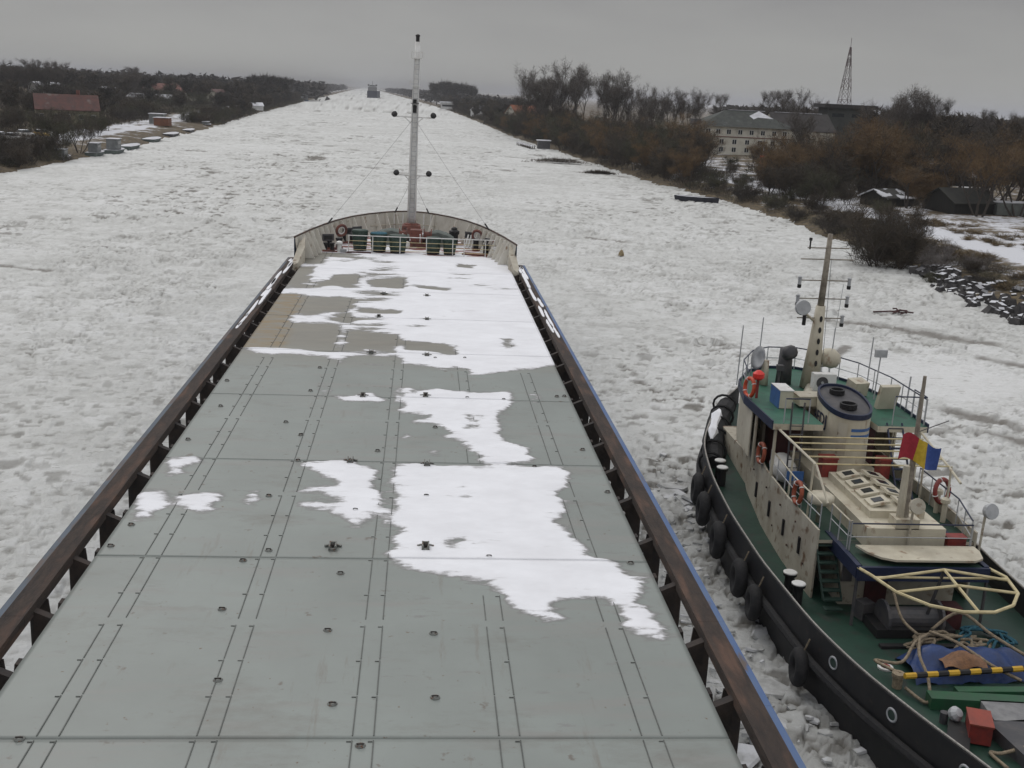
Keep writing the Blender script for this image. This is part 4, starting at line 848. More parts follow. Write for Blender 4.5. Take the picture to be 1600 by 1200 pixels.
k = MB(); k.lathe((MX + .04, MY - .28, 13.45), [(.13, 0), (.13, .4), (.16, .42), (.05, .5)], black, 10); k.box((MX + .04, MY - .22, 14.05), (.55, .3, .05), dgrey); k.lathe((MX + .04, MY - .26, 14.06), [(.12, 0), (.12, .25)], black, 10); k.build('mast_lantern', None, mo)
k = MB(); k.box((MX + .12, MY, 16.9), (.75, .6, .05), white); k.tube([(MX + .48, MY - .25, 16.9), (MX + .48, MY - .25, 17.3)], .025, white); k.tube([(MX - .24, MY - .25, 16.9), (MX - .24, MY - .25, 17.3)], .025, white); k.tube([(MX - .24, MY - .25, 17.3), (MX + .48, MY - .25, 17.3)], .025, white); k.tube([(MX - .3, MY - .1, 15.2), (MX - .3, MY - .1, 15.5), (MX + .1, MY - .1, 15.15)], .03, white); k.box((MX + .08, MY - .1, 15.15), (.6, .4, .05), white); k.build('mast_platform', None, mo)
k = MB(); k.lathe((MX + .13, MY, 17.95), [(.12, 0), (.12, .32), (.15, .34), (.15, .42), (.05, .48)], black, 10); k.build('top_light', None, mo)
k = MB()
for s in (-.16, .16): k.tube([(MX + s, MY - .34, 6.1), (MX + s + .1, MY - .26, 16.8)], .018, None, 4)
for j in range(34): z_ = 6.3 + j * .31; k.box((MX + .1 * (z_ - 6) / 10.8, MY - .34 + .08 * (z_ - 6) / 10.8, z_), (.32, .02, .025))
k.build('mast_ladder', lightgrey, mo)
for (x, y), z_ in [((-5.85, 70.2), 13.1), ((4.2, 70.2), 13.1), ((-1.9, 78.4), 9.2), ((.45, 78.4), 9.2)]:
    k = MB(); a = Vector((x, y, bz(y) + .05)); b = Vector((MX, MY, z_)); k.tube([a, a.lerp(b, .5) + Vector((0, 0, -.06)), b], .010, dgrey, 4); d_ = (b - a).normalized(); k.tube([a, a + d_ * .5], .05, black, 6); k.build('rigging_wire', None, ship)
# railing across the break of the forecastle
k = MB()
fr = [(-4.4, 67.85), (-2, 67.85), (1.2, 67.85), (3.9, 67.9), (4.45, 67.9)]
for z_, m_ in ((6.25, white), (5.95, yellowpipe), (5.68, yellowpipe), (5.42, yellowpipe)): k.tube([(x, y, z_ - (.0 if z_ > 6 else .02)) for x, y in fr], .03 if z_ > 6 else .016, m_, 5)
for x, y in [(-4.4, 67.85), (-2.95, 67.85), (-1.3, 67.85), (.3, 67.85), (1.9, 67.86), (2.6, 67.87), (3.9, 67.9), (4.45, 67.9)]: k.tube([(x, y, 5.2), (x, y, 6.27)], .03, white, 5)
k.build('forecastle_railing', None, ship)
k = MB()
for x, y in [(-1.95, 78.6), (-1.35, 78.9), (-.9, 79), (.1, 78.8), (.6, 78.5), (1.1, 78.2)]: k.tube([(x, y, 5.2), (x, y, 6.5)], .045, white, 6)
k.tube([(-4.6, 76.2), (-2, 78.6)] and [(-3.6, 76.9, 5.75), (-2, 78.5, 5.75), (-.75, 79.0, 5.75), (1.2, 78.1, 5.75), (2.6, 76.6, 5.75)], .035, creamdirty, 6); k.build('bow_frame', None, ship)
k = MB(); k.box((-5.2, 68.0, 5.225), (.9, .30, .05), redoxide, .03); k.box((-3.75, 67.75, 5.24), (1.45, .22, .08), maroon, 0); k.box((3.55, 68.7, 5.24), (2.0, .7, .10), redoxide, -.25); k.box((4.2, 68.3, 5.23), (.8, .3, .07), redoxide, -.5); k.build('deck_plate', None, ship)
# gear standing on the forecastle
for x, y, h, w, lab in [(-3.78, 69.0, 1.22, .98, 'leftmost dark green tapered drum on the forecastle behind the hatch covers'), (-2.62, 68.7, 1.12, 1.05, 'second dark green drum from the left on the forecastle, with a teal lid'), (-1.45, 68.5, 1.05, 1.12, 'dark green drum left of the mast, just behind the pale yellow railing'), (.72, 68.5, .98, .95, 'dark green drum right of the mast, just behind the pale yellow railing'), (1.72, 68.5, .92, .86, 'rightmost dark green drum on the forecastle')]:
    root = empty('rope_drum', (x, y, 5.2), lab, 'drum', 'dark green drums across the forecastle')
    k = MB(); k.lathe((x, y, 5.2), [(w * .38, 0), (w * .40, .16), (w * .42, .16), (w * .5, h - .06), (w * .52, h - .06), (w * .52, h)], dgreen, 14); k.lathe((x, y, 5.2), [(w * .42, .3), (w * .455, .3), (w * .46, .36), (w * .43, .36)], dgreen, 14); k.build('drum_body', None, root)
    k = MB(); k.lathe((x, y, 5.2), [(w * .385, -.0), (w * .41, .0), (w * .41, .18)], black, 14); k.build('drum_base', None, root)
    k = MB(); k.lathe((x, y, 5.2 + h), [(w * .50, -.01), (w * .47, .05), (.1, .10)], tealrope if 'teal' in lab else dgreen, 14); k.build('drum_lid', None, root)
for x, y, l_, lab in [(-1.95, 72.6, 2.35, 'grey-green tarpaulin-covered winch on the forecastle left of the mast'), (1.05, 72.4, 2.1, 'grey-green tarpaulin-covered winch on the forecastle right of the mast')]:
    k = MB(); n_ = 9; vs = []
    prof = [(-1, 0), (-.97, .62), (-.55, .86), (.0, 1.0), (.55, .84), (.97, .56), (1, 0)]
    for j, (yo, sc_) in enumerate([(-.75, .92), (-.55, 1), (0, 1.06), (.55, 1), (.75, .9)]):
        for px_, pz in prof: vs.append((x + px_ * l_ / 2 * (1 + .02 * sin(j * 3)), y + yo * (1.02 if pz < .3 else .9), 5.2 + pz * sc_ * .98))
    K = len(prof); fs = [(j * K + i, j * K + i + 1, (j + 1) * K + i + 1, (j + 1) * K + i) for j in range(4) for i in range(K - 1)] + [tuple(range(K))[::-1], tuple(range(4 * K, 5 * K))]
    k.add(vs, fs, greygreen); o = thing1(k, 'covered_winch', None, lab, 'winch', 'covered winches on the forecastle')
root = empty('anchor_windlass', (-.6, 71.5, 5.2), 'red-brown anchor windlass on the forecastle at the foot of the white mast', 'windlass')
k = MB(); k.box((-.6, 71.5, 5.35), (2.0, 1.0, .3)); k.box((-.35, 71.5, 5.85), (.75, .8, .9)); k.build('gear_case', redoxide, root)
for x_ in (-1.45, .1): k = MB(); k.lathe((x_, 71.5, 5.95), [(.42, 0), (.42, .06), (.24, .08), (.24, .45), (.42, .47), (.42, .53)], None, 14, (1, 0, 0)); k.build('warping_head', redoxide, root)
for x_ in (-1.2, -.1): k = MB(); k.tube([(x_, 71.0, 5.5), (x_, 70.7, 6.1)], .04); k.build('brake_lever', white, root)
k = MB(); k.lathe((-.95, 70.6, 5.22), [(.22, 0), (.22, .35), (.1, .42)], None, 10); k.build('drive_drum', white, root)
def bollard(x, y, lab, s=1):
    root = empty('twin_bollard', (x, y, 5.2), lab, 'bollard', 'black twin bollards on the forecastle')
    k = MB(); k.box((x, y, 5.26), (1.05 * s, .5 * s, .12)); k.build('base_plate', redoxide, root)
    for q in (-.3, .3):
        k = MB(); k.lathe((x + q * s, y, 5.3), [(.17 * s, 0), (.17 * s, .5 * s), (.22 * s, .52 * s), (.22 * s, .62 * s), (.1, .64 * s)], black, 12); k.build('bollard_post', None, root)
bollard(-5.35, 69.0, 'black twin bollard on the red deck, left side of the forecastle by the slats'); bollard(-4.72, 72.0, 'black twin bollard close to the left bulwark below the fairlead', .9)
bollard(3.75, 70.8, 'black twin bollard on the right side of the forecastle nearest the bulwark stays'); bollard(4.25, 68.6, 'black twin bollard inside the corner of the right forecastle railing', .95); bollard(-5.6, 68.0, 'small black twin bollard beside the left bulwark wing', .7)
k = MB(); k.lathe((2.12, 73.4, 5.2), [(.26, 0), (.26, .62), (.34, .66), (.34, .86), (.20, .95), (.20, 1.05), (.1, 1.12)], black, 12); thing1(k, 'mushroom_vent', None, 'black domed ventilator standing between the right winch and the slats', 'ventilator')
for x, y, lab in [(-4.95, 67.9, 'white snow-capped pipe bend on the left of the forecastle'), (4.5, 68.0, 'white post with snow cap by the right bulwark wing')]:
    k = MB(); k.lathe((x, y, 5.2), [(.13, 0), (.13, .45), (.2, .5), (.2, .62), (.08, .68)], white, 10); k.box((x + .25, y, 5.3), (.35, .3, .2), lightgrey); thing1(k, 'deck_vent', None, lab, 'ventilator', 'white vents on the forecastle')
# ---------------------------------------------------------------- the tug alongside
TX0 = 13.9
tug = empty('tug_boat', (TX0, 32, 0), 'black-hulled green-decked tug with cream deckhouse and funnel alongside the cargo ship', 'tug')
TH = [(15.3, .3), (16, .95), (17, 1.4), (19.5, 2.0), (21, 2.5), (22.3, 2.85), (23.3, 3.12), (25.8, 3.5), (29.4, 3.65), (33.3, 3.72), (36, 3.66), (39, 3.3), (41.5, 2.35), (43.4, 1.3), (44.9, .35)]
def thalf(y): return float(np.interp(y, [q[0] for q in TH], [q[1] for q in TH]))
def tbz(y): return float(np.interp(y, [15, 30, 33, 38, 42, 46], [1.98, 1.95, 2.12, 2.6, 3.1, 3.5]))
def tdz(y): return tbz(y) - .74
yt = [15.3, 15.6, 16, 16.5] + list(np.arange(17, 43.4, .6)) + [43.7, 44.3, 44.9]
side = [(thalf(y), y) for y in yt]
def smooth_side():
    h = np.array([s[0] for s in side])
    for _ in range(2): h[1:-1] = (h[:-2] + 2 * h[1:-1] + h[2:]) / 4
    return [(float(a), s[1]) for a, s in zip(h, side)]
side = smooth_side()
TP = [(TX0 - h, y) for h, y in side]; TS = [(TX0 + h, y) for h, y in side]
k = MB(); vs = []; fs = []; n_ = len(side)
for sgn, pts_ in ((-1, TP), (1, TS)):
    o = len(vs); fs_ = []
    for (x, y) in pts_:
        yb = y if y < 40 else 40 + (y - 40) * .75
        xb = TX0 + (x - TX0) * (.94 if y < 36 else .94 - (y - 36) * .03); z = tbz(y)
        vs += [(xb, yb, -.8), (x, y, z - .75), (x, y, z), (x - sgn * .09, y, z + .01), (x - sgn * .10, y, z - .74)]
    for i in range(n_ - 1):
        a, b = o + i * 5, o + i * 5 + 5
        for j in range(4): fs.append((a + j, a + j + 1, b + j + 1, b + j))
k.add(vs, fs, black); a, b = 0, n_ * 5
k.add([vs[j] for j in range(5)] + [vs[b + j] for j in range(5)], [(j, j + 1, 5 + j + 1, 5 + j) for j in range(4)], black)
k.build('hull', None, tug)
k = MB(); vs = []; fs = []
for (h, y) in side: vs += [(TX0 - h + .08, y, tdz(y)), (TX0 + h - .08, y, tdz(y))]
for i in range(n_ - 1): fs.append((i * 2, i * 2 + 1, i * 2 + 3, i * 2 + 2))
k.add(vs, fs); k.build('main_deck', greendeck, tug)
k = MB(); k.tube([(x + .05, y, tbz(y) + .03) for x, y in TP], .028, None, 5); k.tube([(x - .05, y, tbz(y) + .03) for x, y in TS], .028, None, 5); k.build('bulwark_rope', mat('pale_rope', (.42, .40, .36), (.28, .26, .24), .9, 9, stretch=(2, 2, 2), bump=.5), tug)
k = MB(); k.tube([(x - .05, y, tbz(y) - .95) for x, y in TP], .13, None, 8); k.tube([(x + .05, y, tbz(y) - .95) for x, y in TS], .13, None, 8); k.build('rubbing_band', rubber, tug)
for y, dz in ((24.57, -.42), (22.15, -.42), (19.9, -.42)):
    h = float(np.interp(y, [s[1] for s in side], [s[0] for s in side])); nx = Vector((-1, -(thalf(y + .4) - thalf(y - .4)) / .8 * -1, 0)).normalized(); nx = Vector((-1, -.32 if y < 26 else 0, 0)).normalized()
    k = MB(); k.torus((TX0 - h - .01, y, tbz(y) + dz), .15, .03, lightgrey, nx, 16, 6); k.lathe(Vector((TX0 - h - .005, y, tbz(y) + dz)), [(.14, 0), (.14, .015)], dgreen, 14, nx); k.build('fairlead_ring', None, tug)
# deckhouse: port and starboard wing walls, aft house, stairs
def wall_strip(mb, pts, zb, zt, t, m):
    for a, b in zip(pts[:-1], pts[1:]):
        d = Vector((b[0] - a[0], b[1] - a[1], 0)).normalized(); nn = Vector((-d.y, d.x, 0)) * t
        q = [(a[0], a[1]), (b[0], b[1]), (b[0] + nn.x, b[1] + nn.y), (a[0] + nn.x, a[1] + nn.y)]
        mb.add([(q[0][0], q[0][1], zb(a[1])), (q[1][0], q[1][1], zb(b[1])), (q[2][0], q[2][1], zb(b[1])), (q[3][0], q[3][1], zb(a[1])),
                (q[0][0], q[0][1], zt(a[1])), (q[1][0], q[1][1], zt(b[1])), (q[2][0], q[2][1], zt(b[1])), (q[3][0], q[3][1], zt(a[1]))],
               [(3, 2, 1, 0), (4, 5, 6, 7), (0, 1, 5, 4), (1, 2, 6, 5), (2, 3, 7, 6), (3, 0, 4, 7)], m)
PW = [(11.52, 29.0), (11.44, 31.5), (11.5, 34), (11.72, 36.5), (12.15, 38.8), (12.7, 40.4), (13.4, 41.4), (13.9, 41.7)]
SW_ = [(2 * TX0 - x, y) for x, y in PW]
zt_ = lambda y: float(np.interp(y, [29, 34, 38, 41.7], [3.32, 3.4, 3.7, 4.0]))
k = MB(); wall_strip(k, PW, lambda y: tdz(y) - .05, zt_, -.06, creamdirty); wall_strip(k, SW_, lambda y: tdz(y) - .05, zt_, .06, creamdirty); k.build('deckhouse_wall', None, tug)
for y in (30.2, 31.6, 33.2, 35.0):
    x = float(np.interp(y, [p[1] for p in PW], [p[0] for p in PW]))
    k = MB(); k.box((x - .03, y, 2.35), (.05, .11, .52), black); k.box((x - .02, y + .5, 2.9), (.04, .05, .05), rust); k.box((x - .02, y - .45, 1.95), (.04, .05, .05), rust); k.build('wall_slot', None, tug)
k = MB(); BD = [(11.58, 29.05), (11.52, 31.5), (11.58, 34), (11.8, 36.5), (12.22, 38.8), (12.77, 40.3), (13.45, 41.25)]
BD = BD + [(2 * TX0 - x, y) for x, y in BD[::-1]]
k.prism(BD, 2.9, 3.0, cream, greendeck); AF = [(12.2, 27.25), (12.2, 29.05), (15.6, 29.05), (15.6, 27.25)]; k.prism(AF[::-1], 2.9, 2.996, navy, greendeck); k.build('boat_deck', None, tug)
k = MB(); k.box((TX0, 29.9, 2.05), (3.4, 2.6, 1.7), creamdirty); k.box((TX0, 36, 2.1), (4.1, 9.6, 1.5), creamdirty); k.build('aft_house', None, tug)
k = MB(); k.box((13.25, 28.57, 1.95), (.65, .05, 1.35), maroon); k.build('house_door', None, tug)
k = MB(); k.box((12.35, 28.57, 2.2), (.3, .06, .5), dgrey); k.box((14.6, 28.57, 2.2), (.5, .06, .4), glass); k.build('house_window', None, tug)
k = MB()
for j in range(8): k.box((11.83, 28.0 + j * .16, 1.36 + j * .21), (.54, .20, .04))
k.box((11.57, 28.6, 2.15), (.03, 1.5, .10), None, 0, radians(52)); k.box((12.10, 28.6, 2.15), (.03, 1.5, .10), None, 0, radians(52)); k.build('stairs', mat('stair_green', (.012, .035, .026), (.02, .045, .033), .7, 4), tug)
k = MB(); k.prism([(12.02, 27.1), (15.75, 27.1), (15.75, 27.2), (12.02, 27.2)], 2.62, 3.02, navy); k.prism([(12.0, 27.2), (12.14, 27.2), (12.14, 29.7), (12.0, 29.7)], 2.66, 3.04, navy); k.prism([(15.62, 27.2), (15.76, 27.2), (15.76, 30), (15.62, 30)], 2.66, 3.04, navy); k.build('deck_fascia', None, tug)
# cream edge panel over the towing deck, rounded to port
out = [(12.35, 28.25), (12.5, 27.75), (12.75, 27.4), (13.1, 27.22), (15.35, 27.22), (15.65, 27.4), (15.8, 27.9), (15.8, 28.25)]
k = MB(); k.prism(out, 3.14, 3.2, cream); k.build('edge_panel', None, tug)
# casing with skylight
k = MB(); k.prism([(12.75, 28.5), (15.05, 28.5), (15.05, 36), (12.75, 36)], 3.0, 3.6, cream); k.prism([(13.1, 29.3), (14.75, 29.3), (14.75, 32.7), (13.1, 32.7)], 3.6, 3.82, cream); k.build('engine_casing', None, tug)
for j in range(4):
    for s in (-1, 1):
        x = 13.92 + s * .40; y = 29.85 + j * .78
        sk = MB(); sk.box((x, y, 3.92), (.58, .56, .08), cream, 0, 0, s * .22); so_ = sk.build('skylight_hatch', None, tug)
        g_ = MB(); g_.box((x, y, 3.967), (.30, .30, .02), glass, 0, 0, s * .22); g_.build('skylight_pane', None, so_)
# funnel, raked top
FX, FY = TX0 + .15, 34.5
def fel(a): return (FX + .76 * (abs(cos(a)) ** .8) * (1 if cos(a) > 0 else -1), FY + 1.25 * (abs(sin(a)) ** .9) * (1 if sin(a) > 0 else -1))
NF = 40; top = lambda y: 5.72 + (y - FY) * .16
k = MB(); vs = []; fs = []
for j in range(NF):
    x, y = fel(2 * pi * j / NF); vs += [(x, y, 3.0), (x, y, top(y))]
for j in range(NF): a, b = j * 2, (j + 1) % NF * 2; fs.append((a, b, b + 1, a + 1))
k.add(vs, fs, cream); fu = k.build('funnel', None, tug, True)
k = MB(); ri = [fel(2 * pi * j / NF) for j in range(NF)]; vs = []
for x, y in ri: vs += [(FX + (x - FX) * 1.02, FY + (y - FY) * 1.02, top(y) - .14), (FX + (x - FX) * 1.02, FY + (y - FY) * 1.02, top(y) + .03), (FX + (x - FX) * .93, FY + (y - FY) * .95, top(y) + .03), (FX + (x - FX) * .93, FY + (y - FY) * .95, top(y) - .05)]
fs = []
for j in range(NF):
    a, b = j * 4, (j + 1) % NF * 4
    for c in range(3): fs.append((a + c, b + c, b + c + 1, a + c + 1))
k.add(vs, fs, navy); k.add([vs[j * 4 + 3] for j in range(NF)], [tuple(range(NF))], dgrey); k.build('funnel_rim', None, fu)
for y, r in ((35.1, .25), (34.0, .28)):
    k = MB(); k.lathe((FX - .05, y, top(y) - .06), [(r, 0), (r, .16), (r * .8, .17), (r * .78, .02)], black, 14); k.build('exhaust_pipe', None, fu)
def on_funnel(a0, a1, z0, z1, d=.012, n=8):
    vs = []; fs = []
    for j in range(n + 1):
        a = a0 + (a1 - a0) * j / n; x, y = fel(a); x = FX + (x - FX) * (1 + d); y = FY + (y - FY) * (1 + d); vs += [(x, y, z0), (x, y, z1)]
    for j in range(n): fs.append((j * 2, j * 2 + 2, j * 2 + 3, j * 2 + 1))
    return vs, fs
k = MB()
for z0 in (4.78, 4.99): k.add(*on_funnel(radians(-98), radians(-28), z0, z0 + .10)); k.add(*on_funnel(radians(28), radians(98), z0, z0 + .10))
k.build('funnel_stripe', bluep, fu)
k = MB(); k.add(*on_funnel(radians(-128), radians(-106), 4.1, 5.25, .02, 5), creamdirty); k.build('funnel_panel', None, fu)
# letters on the funnel's port side
tcv = bpy.data.curves.new('funnel_letters', 'FONT'); tcv.body = 'AFDJ'; tcv.size = .62; tcv.extrude = 0; tcv.align_x = 'CENTER'; tcv.offset = .012
to = bpy.data.objects.new('funnel_letters', tcv); COL.objects.link(to); bpy.context.view_layer.update(); dg = bpy.context.evaluated_depsgraph_get(); me = bpy.data.meshes.new_from_object(to.evaluated_get(dg)); bpy.data.objects.remove(to)
k = MB(); vs = []
for v in me.vertices:
    y = FY + .05 - v.co.x * .92; c = max(-1, min(1, (y - FY) / 1.25)); sa = abs(c) ** (1 / .9); ca = math.sqrt(max(0, 1 - sa * sa)); x = FX - .76 * ca ** .8 - .025
    vs.append((x, y, 4.92 + v.co.y * .9))
k.add(vs, [tuple(p.vertices) for p in me.polygons]); k.build('funnel_letters', navy, fu)
# bridge and its roof
k = MB(); k.prism([(12.1, 36.6), (15.7, 36.6), (15.7, 39.2), (15.0, 40.6), (12.8, 40.6), (12.1, 39.2)], 3.0, 5.02, cream); k.build('wheelhouse', None, tug)
for (x0, y0, x1, y1) in [(12.09, 36.9, 12.09, 37.8), (12.09, 38.0, 12.09, 39.0), (15.71, 36.9, 15.71, 37.8), (15.71, 38, 15.71, 39), (12.3, 39.55, 12.65, 40.25), (15.5, 39.55, 15.15, 40.25), (13.0, 40.61, 13.8, 40.61), (14.0, 40.61, 14.8, 40.61), (12.5, 36.59, 13.2, 36.59), (14.6, 36.59, 15.3, 36.59)]:
    k = MB(); d = Vector((x1 - x0, y1 - y0, 0)); k.box(((x0 + x1) / 2, (y0 + y1) / 2, 4.3), (d.length, .04, .75), None, math.atan2(d.y, d.x)); k.build('bridge_window', glass, tug)
for x in (12.6, 15.25): k = MB(); k.box((x, 36.0, 3.95), (.85, 1.1, 1.9), maroon); k.build('bridge_locker', None, tug)
RF = [(11.35, 33.35), (16.45, 33.35), (16.5, 36.4), (16.1, 38.6), (15.3, 40.2), (14.5, 40.9), (13.3, 40.9), (12.5, 40.2), (11.7, 38.6), (11.3, 36.4)]
# roof as a ring round the funnel
k = MB(); hole = [fel(2 * pi * j / NF) for j in range(NF)]
FR = [(11.35, 33.35), (13.0, 33.35), (13.0, 35.95), (14.8, 35.95), (14.8, 33.35), (16.45, 33.35)] + RF[2:]
k.prism(FR, 4.98, 5.18, cream, greentop); k.build('bridge_roof', None, tug)
k = MB(); ed = RF[1:] + [RF[0]]
wall_strip(k, ed, lambda y: 4.99, lambda y: 5.28, -.05, navy); k.build('roof_rim', None, tug)
for x, y in [(11.5, 33.5), (16.3, 33.5), (11.45, 35.4), (16.35, 35.4)]:
    k = MB(); k.tube([(x, y, 3.0), (x, y, 4.98)], .055, cream, 6); k.build('roof_post', None, tug)
for pq, t_ in (([(11.36, 35.7), (11.5, 37.6), (11.85, 38.9)], -.04), ([(16.44, 35.7), (16.3, 37.6), (15.95, 38.9)], .04)):
    k = MB(); wall_strip(k, pq, lambda y: 3.3, lambda y: 4.98, t_, cream); k.build('wing_screen', None, tug)
# rails on the roof (dark blue top rail) and antennas
def rail(name, pts, h, m, mid=1, step=1.0, r=.024):
    k = MB(); P3 = [Vector(p) for p in pts]; k.tube([p + Vector((0, 0, h)) for p in P3], r, m, 5)
    for j in range(mid): k.tube([p + Vector((0, 0, h * (j + 1) / (mid + 1))) for p in P3], r * .7, lightgrey, 4)
    for a, b in zip(P3[:-1], P3[1:]):
        n = max(1, round((b - a).length / step))
        for j in range(n): q = a.lerp(b, j / n); k.tube([q, q + Vector((0, 0, h))], r * .8, lightgrey, 4)
    k.tube([P3[-1], P3[-1] + Vector((0, 0, h))], r * .8, lightgrey, 4); return k.build(name, None, tug)
rail('roof_rail', [(11.4, 36.6, 5.2), (11.75, 38.5, 5.2), (12.55, 40.1, 5.2), (13.35, 40.8, 5.2), (14.45, 40.8, 5.2), (15.25, 40.1, 5.2), (16.05, 38.5, 5.2), (16.42, 36.4, 5.2), (16.4, 33.5, 5.2)], .85, navy)
rail('ladder_rail', [(11.7, 33.42, 5.2), (12.5, 33.42, 5.2)], .8, navy, 0); rail('stair_rail', [(15.3, 33.45, 5.2), (16.35, 33.45, 5.2), (16.35, 34.4, 5.2)], .95, navy, 0)
k = MB()
for x in (15.15, 15.65): k.tube([(x, 31.9, 3.0), (x, 33.5, 5.25)], .035, navy, 5)
for j in range(8): k.box((15.4, 32.0 + j * .2, 3.15 + j * .28), (.5, .14, .03), navy)
k.build('roof_stairs', None, tug)
k = MB()
for x in (11.9, 12.3): k.tube([(x, 33.15, 3.0), (x, 33.35, 5.9)], .03, dgrey, 5)
for j in range(8): k.tube([(11.9, 33.2, 3.2 + j * .28), (12.3, 33.2, 3.2 + j * .28)], .018, dgrey, 4)
k.build('roof_ladder', None, tug)
for x, y, h in [(11.45, 38.1, 2.2), (13.0, 40.75, 2.0), (15.4, 39.6, 1.9), (16.1, 37.7, 2.0), (16.5, 35.2, 1.2), (16.45, 34.2, 1.0)]:
    k = MB(); k.tube([(x, y, 5.2), (x + .03, y, 5.2 + h)], .028 if h < 1.5 else .022, lightgrey, 5); k.build('whip_antenna', None, tug)
# mast with scanner, lamps and ladder holes
mst = MB(); mx0, my0 = 14.18, 38.1
mst.tube([(mx0 - .05, my0, 5.2), (mx0, my0, 6.6), (mx0 + .03, my0, 8.2)], [.36, .27, .17], cream, 10); mst.tube([(mx0 + .03, my0, 8.2), (mx0 + .06, my0, 9.4), (mx0 + .08, my0, 10.75)], [.13, .11, .09], mat('weathered_mast', (.28, .25, .20), (.18, .15, .12), .7, 5), 8)
tm = mst.build('signal_mast', None, tug, True)
for j in range(6): k = MB(); k.lathe((mx0 - .03 + j * .012, my0 - .34 + j * .03, 5.75 + j * .40), [(.055, 0), (.055, .015)], black, 10, (0, -1, .05), 1, 2.0); k.build('mast_step', None, tm)
for z_, w, sk in ((10.25, .75, 0), (9.85, .95, 0), (9.1, .95, 1), (8.45, .95, 1), (7.75, .85, 2)):
    k = MB(); k.tube([(mx0 + .05 - w, my0 - .05, z_), (mx0 + .05 + w, my0 - .05, z_ + .02)], .022, mat('weathered_mast', (0, 0, 0)), 5); k.build('yard_arm', None, tm)
    for s in ((-1, 1) if sk == 1 else (1,) if sk == 2 else ()):
        k = MB(); x = mx0 + .05 + s * (w - .05); k.lathe((x, my0 - .05, z_ - .28), [(.06, 0), (.075, .03), (.075, .13)], black, 8); k.lathe((x, my0 - .05, z_ - .15), [(.065, 0), (.065, .22), (.08, .23), (.08, .27), (.02, .3)], lightgrey, 8); k.build('signal_lamp', None, tm)
k = MB(); k.lathe((mx0 - .62, my0 - .05, 10.2), [(.03, 0), (.03, .32)], black, 6); k.lathe((mx0 - .62, my0 - .05, 10.5), [(.06, 0), (.06, .1)], black, 8); k.build('top_lamp', None, tm)
k = MB(); k.lathe((mx0 - .75, my0 - .2, 8.15), [(.02, 0), (.24, .06), (.28, .16), (.26, .3)], lightgrey, 14, (0, -1, .15)); k.tube([(mx0 - .1, my0, 7.6), (mx0 - .65, my0 - .1, 8.0)], .05, cream); k.lathe((mx0 - .55, my0 - .1, 7.5), [(.07, 0), (.07, .35)], black, 8); k.build('mast_searchlight', None, tm)
k = MB(); k.tube([(mx0 + .35, my0 - .05, 5.3), (mx0 + .2, my0 - .05, 9.9)], .012, lightgrey, 4); k.tube([(mx0 + .55, my0 - .05, 5.3), (mx0 + .75, my0 - .05, 9.0)], .010, lightgrey, 4); k.build('halyard', None, tm)
k = MB(); k.lathe((mx0 + .55, my0 + .15, 5.95), [(.2, 0), (.36, .12), (.42, .35), (.30, .58), (.08, .68)], cream, 14, (.3, 0, 1)); k.tube([(mx0 + .15, my0, 6.0), (mx0 + .5, my0 + .1, 6.0)], .06, cream); k.build('radome', None, tm, True)
# air conditioner box on the mast foot
ac = MB(); ac.box((mx0, 36.9, 5.72), (.80, .34, .60), white); ac_ = ac.build('air_conditioner', None, tug)
k = MB(); k.torus((mx0 - .10, 36.72, 5.72), .19, .022, dgrey, (0, -1, 0), 18, 5); k.lathe((mx0 - .10, 36.725, 5.72), [(.18, 0), (.18, .01)], dgrey, 16, (0, -1, 0)); k.lathe((mx0 - .10, 36.71, 5.72), [(.05, 0), (.05, .02)], lightgrey, 10, (0, -1, 0)); k.build('fan_grille', None, ac_)
k = MB(); k.box((mx0 - .25, 37.0, 5.3), (.12, .5, .24), dgrey); k.box((mx0 + .25, 37.0, 5.3), (.12, .5, .24), dgrey); k.build('bracket', None, ac_)
k = MB(); k.tube([(mx0 - .1, 37.6, 5.2), (mx0 - .45, 36.9, 5.25), (mx0 - .6, 36.6, 5.2)], [.30, .22, .14], creamdirty, 8); k.build('mast_foot', None, tug, True)
# gear on the bridge roof, fixed to the tug
k = MB(); k.lathe((12.35, 38.3, 6.15), [(.03, 0), (.25, .05), (.42, .16), (.44, .18), (.25, .07), (.03, .02)], lightgrey, 18, (-1, -.25, .25)); k.tube([(12.5, 38.3, 5.2), (12.5, 38.3, 6.1)], .16, cream, 8, .12); k.build('satellite_dish', None, tug, True)
k = MB(); k.tube([(13.32, 38.6, 5.2), (13.32, 38.6, 6.5)], [.30, .24], dgrey, 10); k.lathe((13.32, 38.5, 6.35), [(.2, 0), (.26, .08), (.26, .42), (.16, .5)], dgrey, 12, (0, -1, .3)); k.build('roof_ventilator', None, tug, True)
k = MB(); k.tube([(12.9, 37.9, 5.2), (12.9, 37.9, 5.9)], .05, dgrey, 6); k.box((12.9, 37.85, 5.95), (.22, .25, .2), dgrey); k.build('compass_stand', None, tug)
k = MB(); k.box((12.3, 35.6, 5.5), (.45, .95, .6), cream); k.box((12.06, 35.6, 5.5), (.02, .97, .62), bluep); k.box((12.3, 35.6, 5.81), (.5, 1.0, .03), white); k.build('flag_locker', None, tug)
k = MB(); k.box((13.25, 35.55, 5.42), (.95, .7, .3), cream, .05); k.box((13.25, 35.55, 5.59), (1.0, .75, .04), creamdirty, .05); k.build('roof_hatch', None, tug)
k = MB(); k.box((15.9, 35.4, 5.62), (.7, .18, .85), cream, .15, .25); k.tube([(15.7, 35.5, 5.2), (15.7, 35.5, 5.6)], .04, cream); k.build('side_light_screen', None, tug)
k = MB(); k.box((15.55, 37.2, 5.48), (.6, .5, .5), cream, .3, .2); k.build('side_light_box', None, tug)
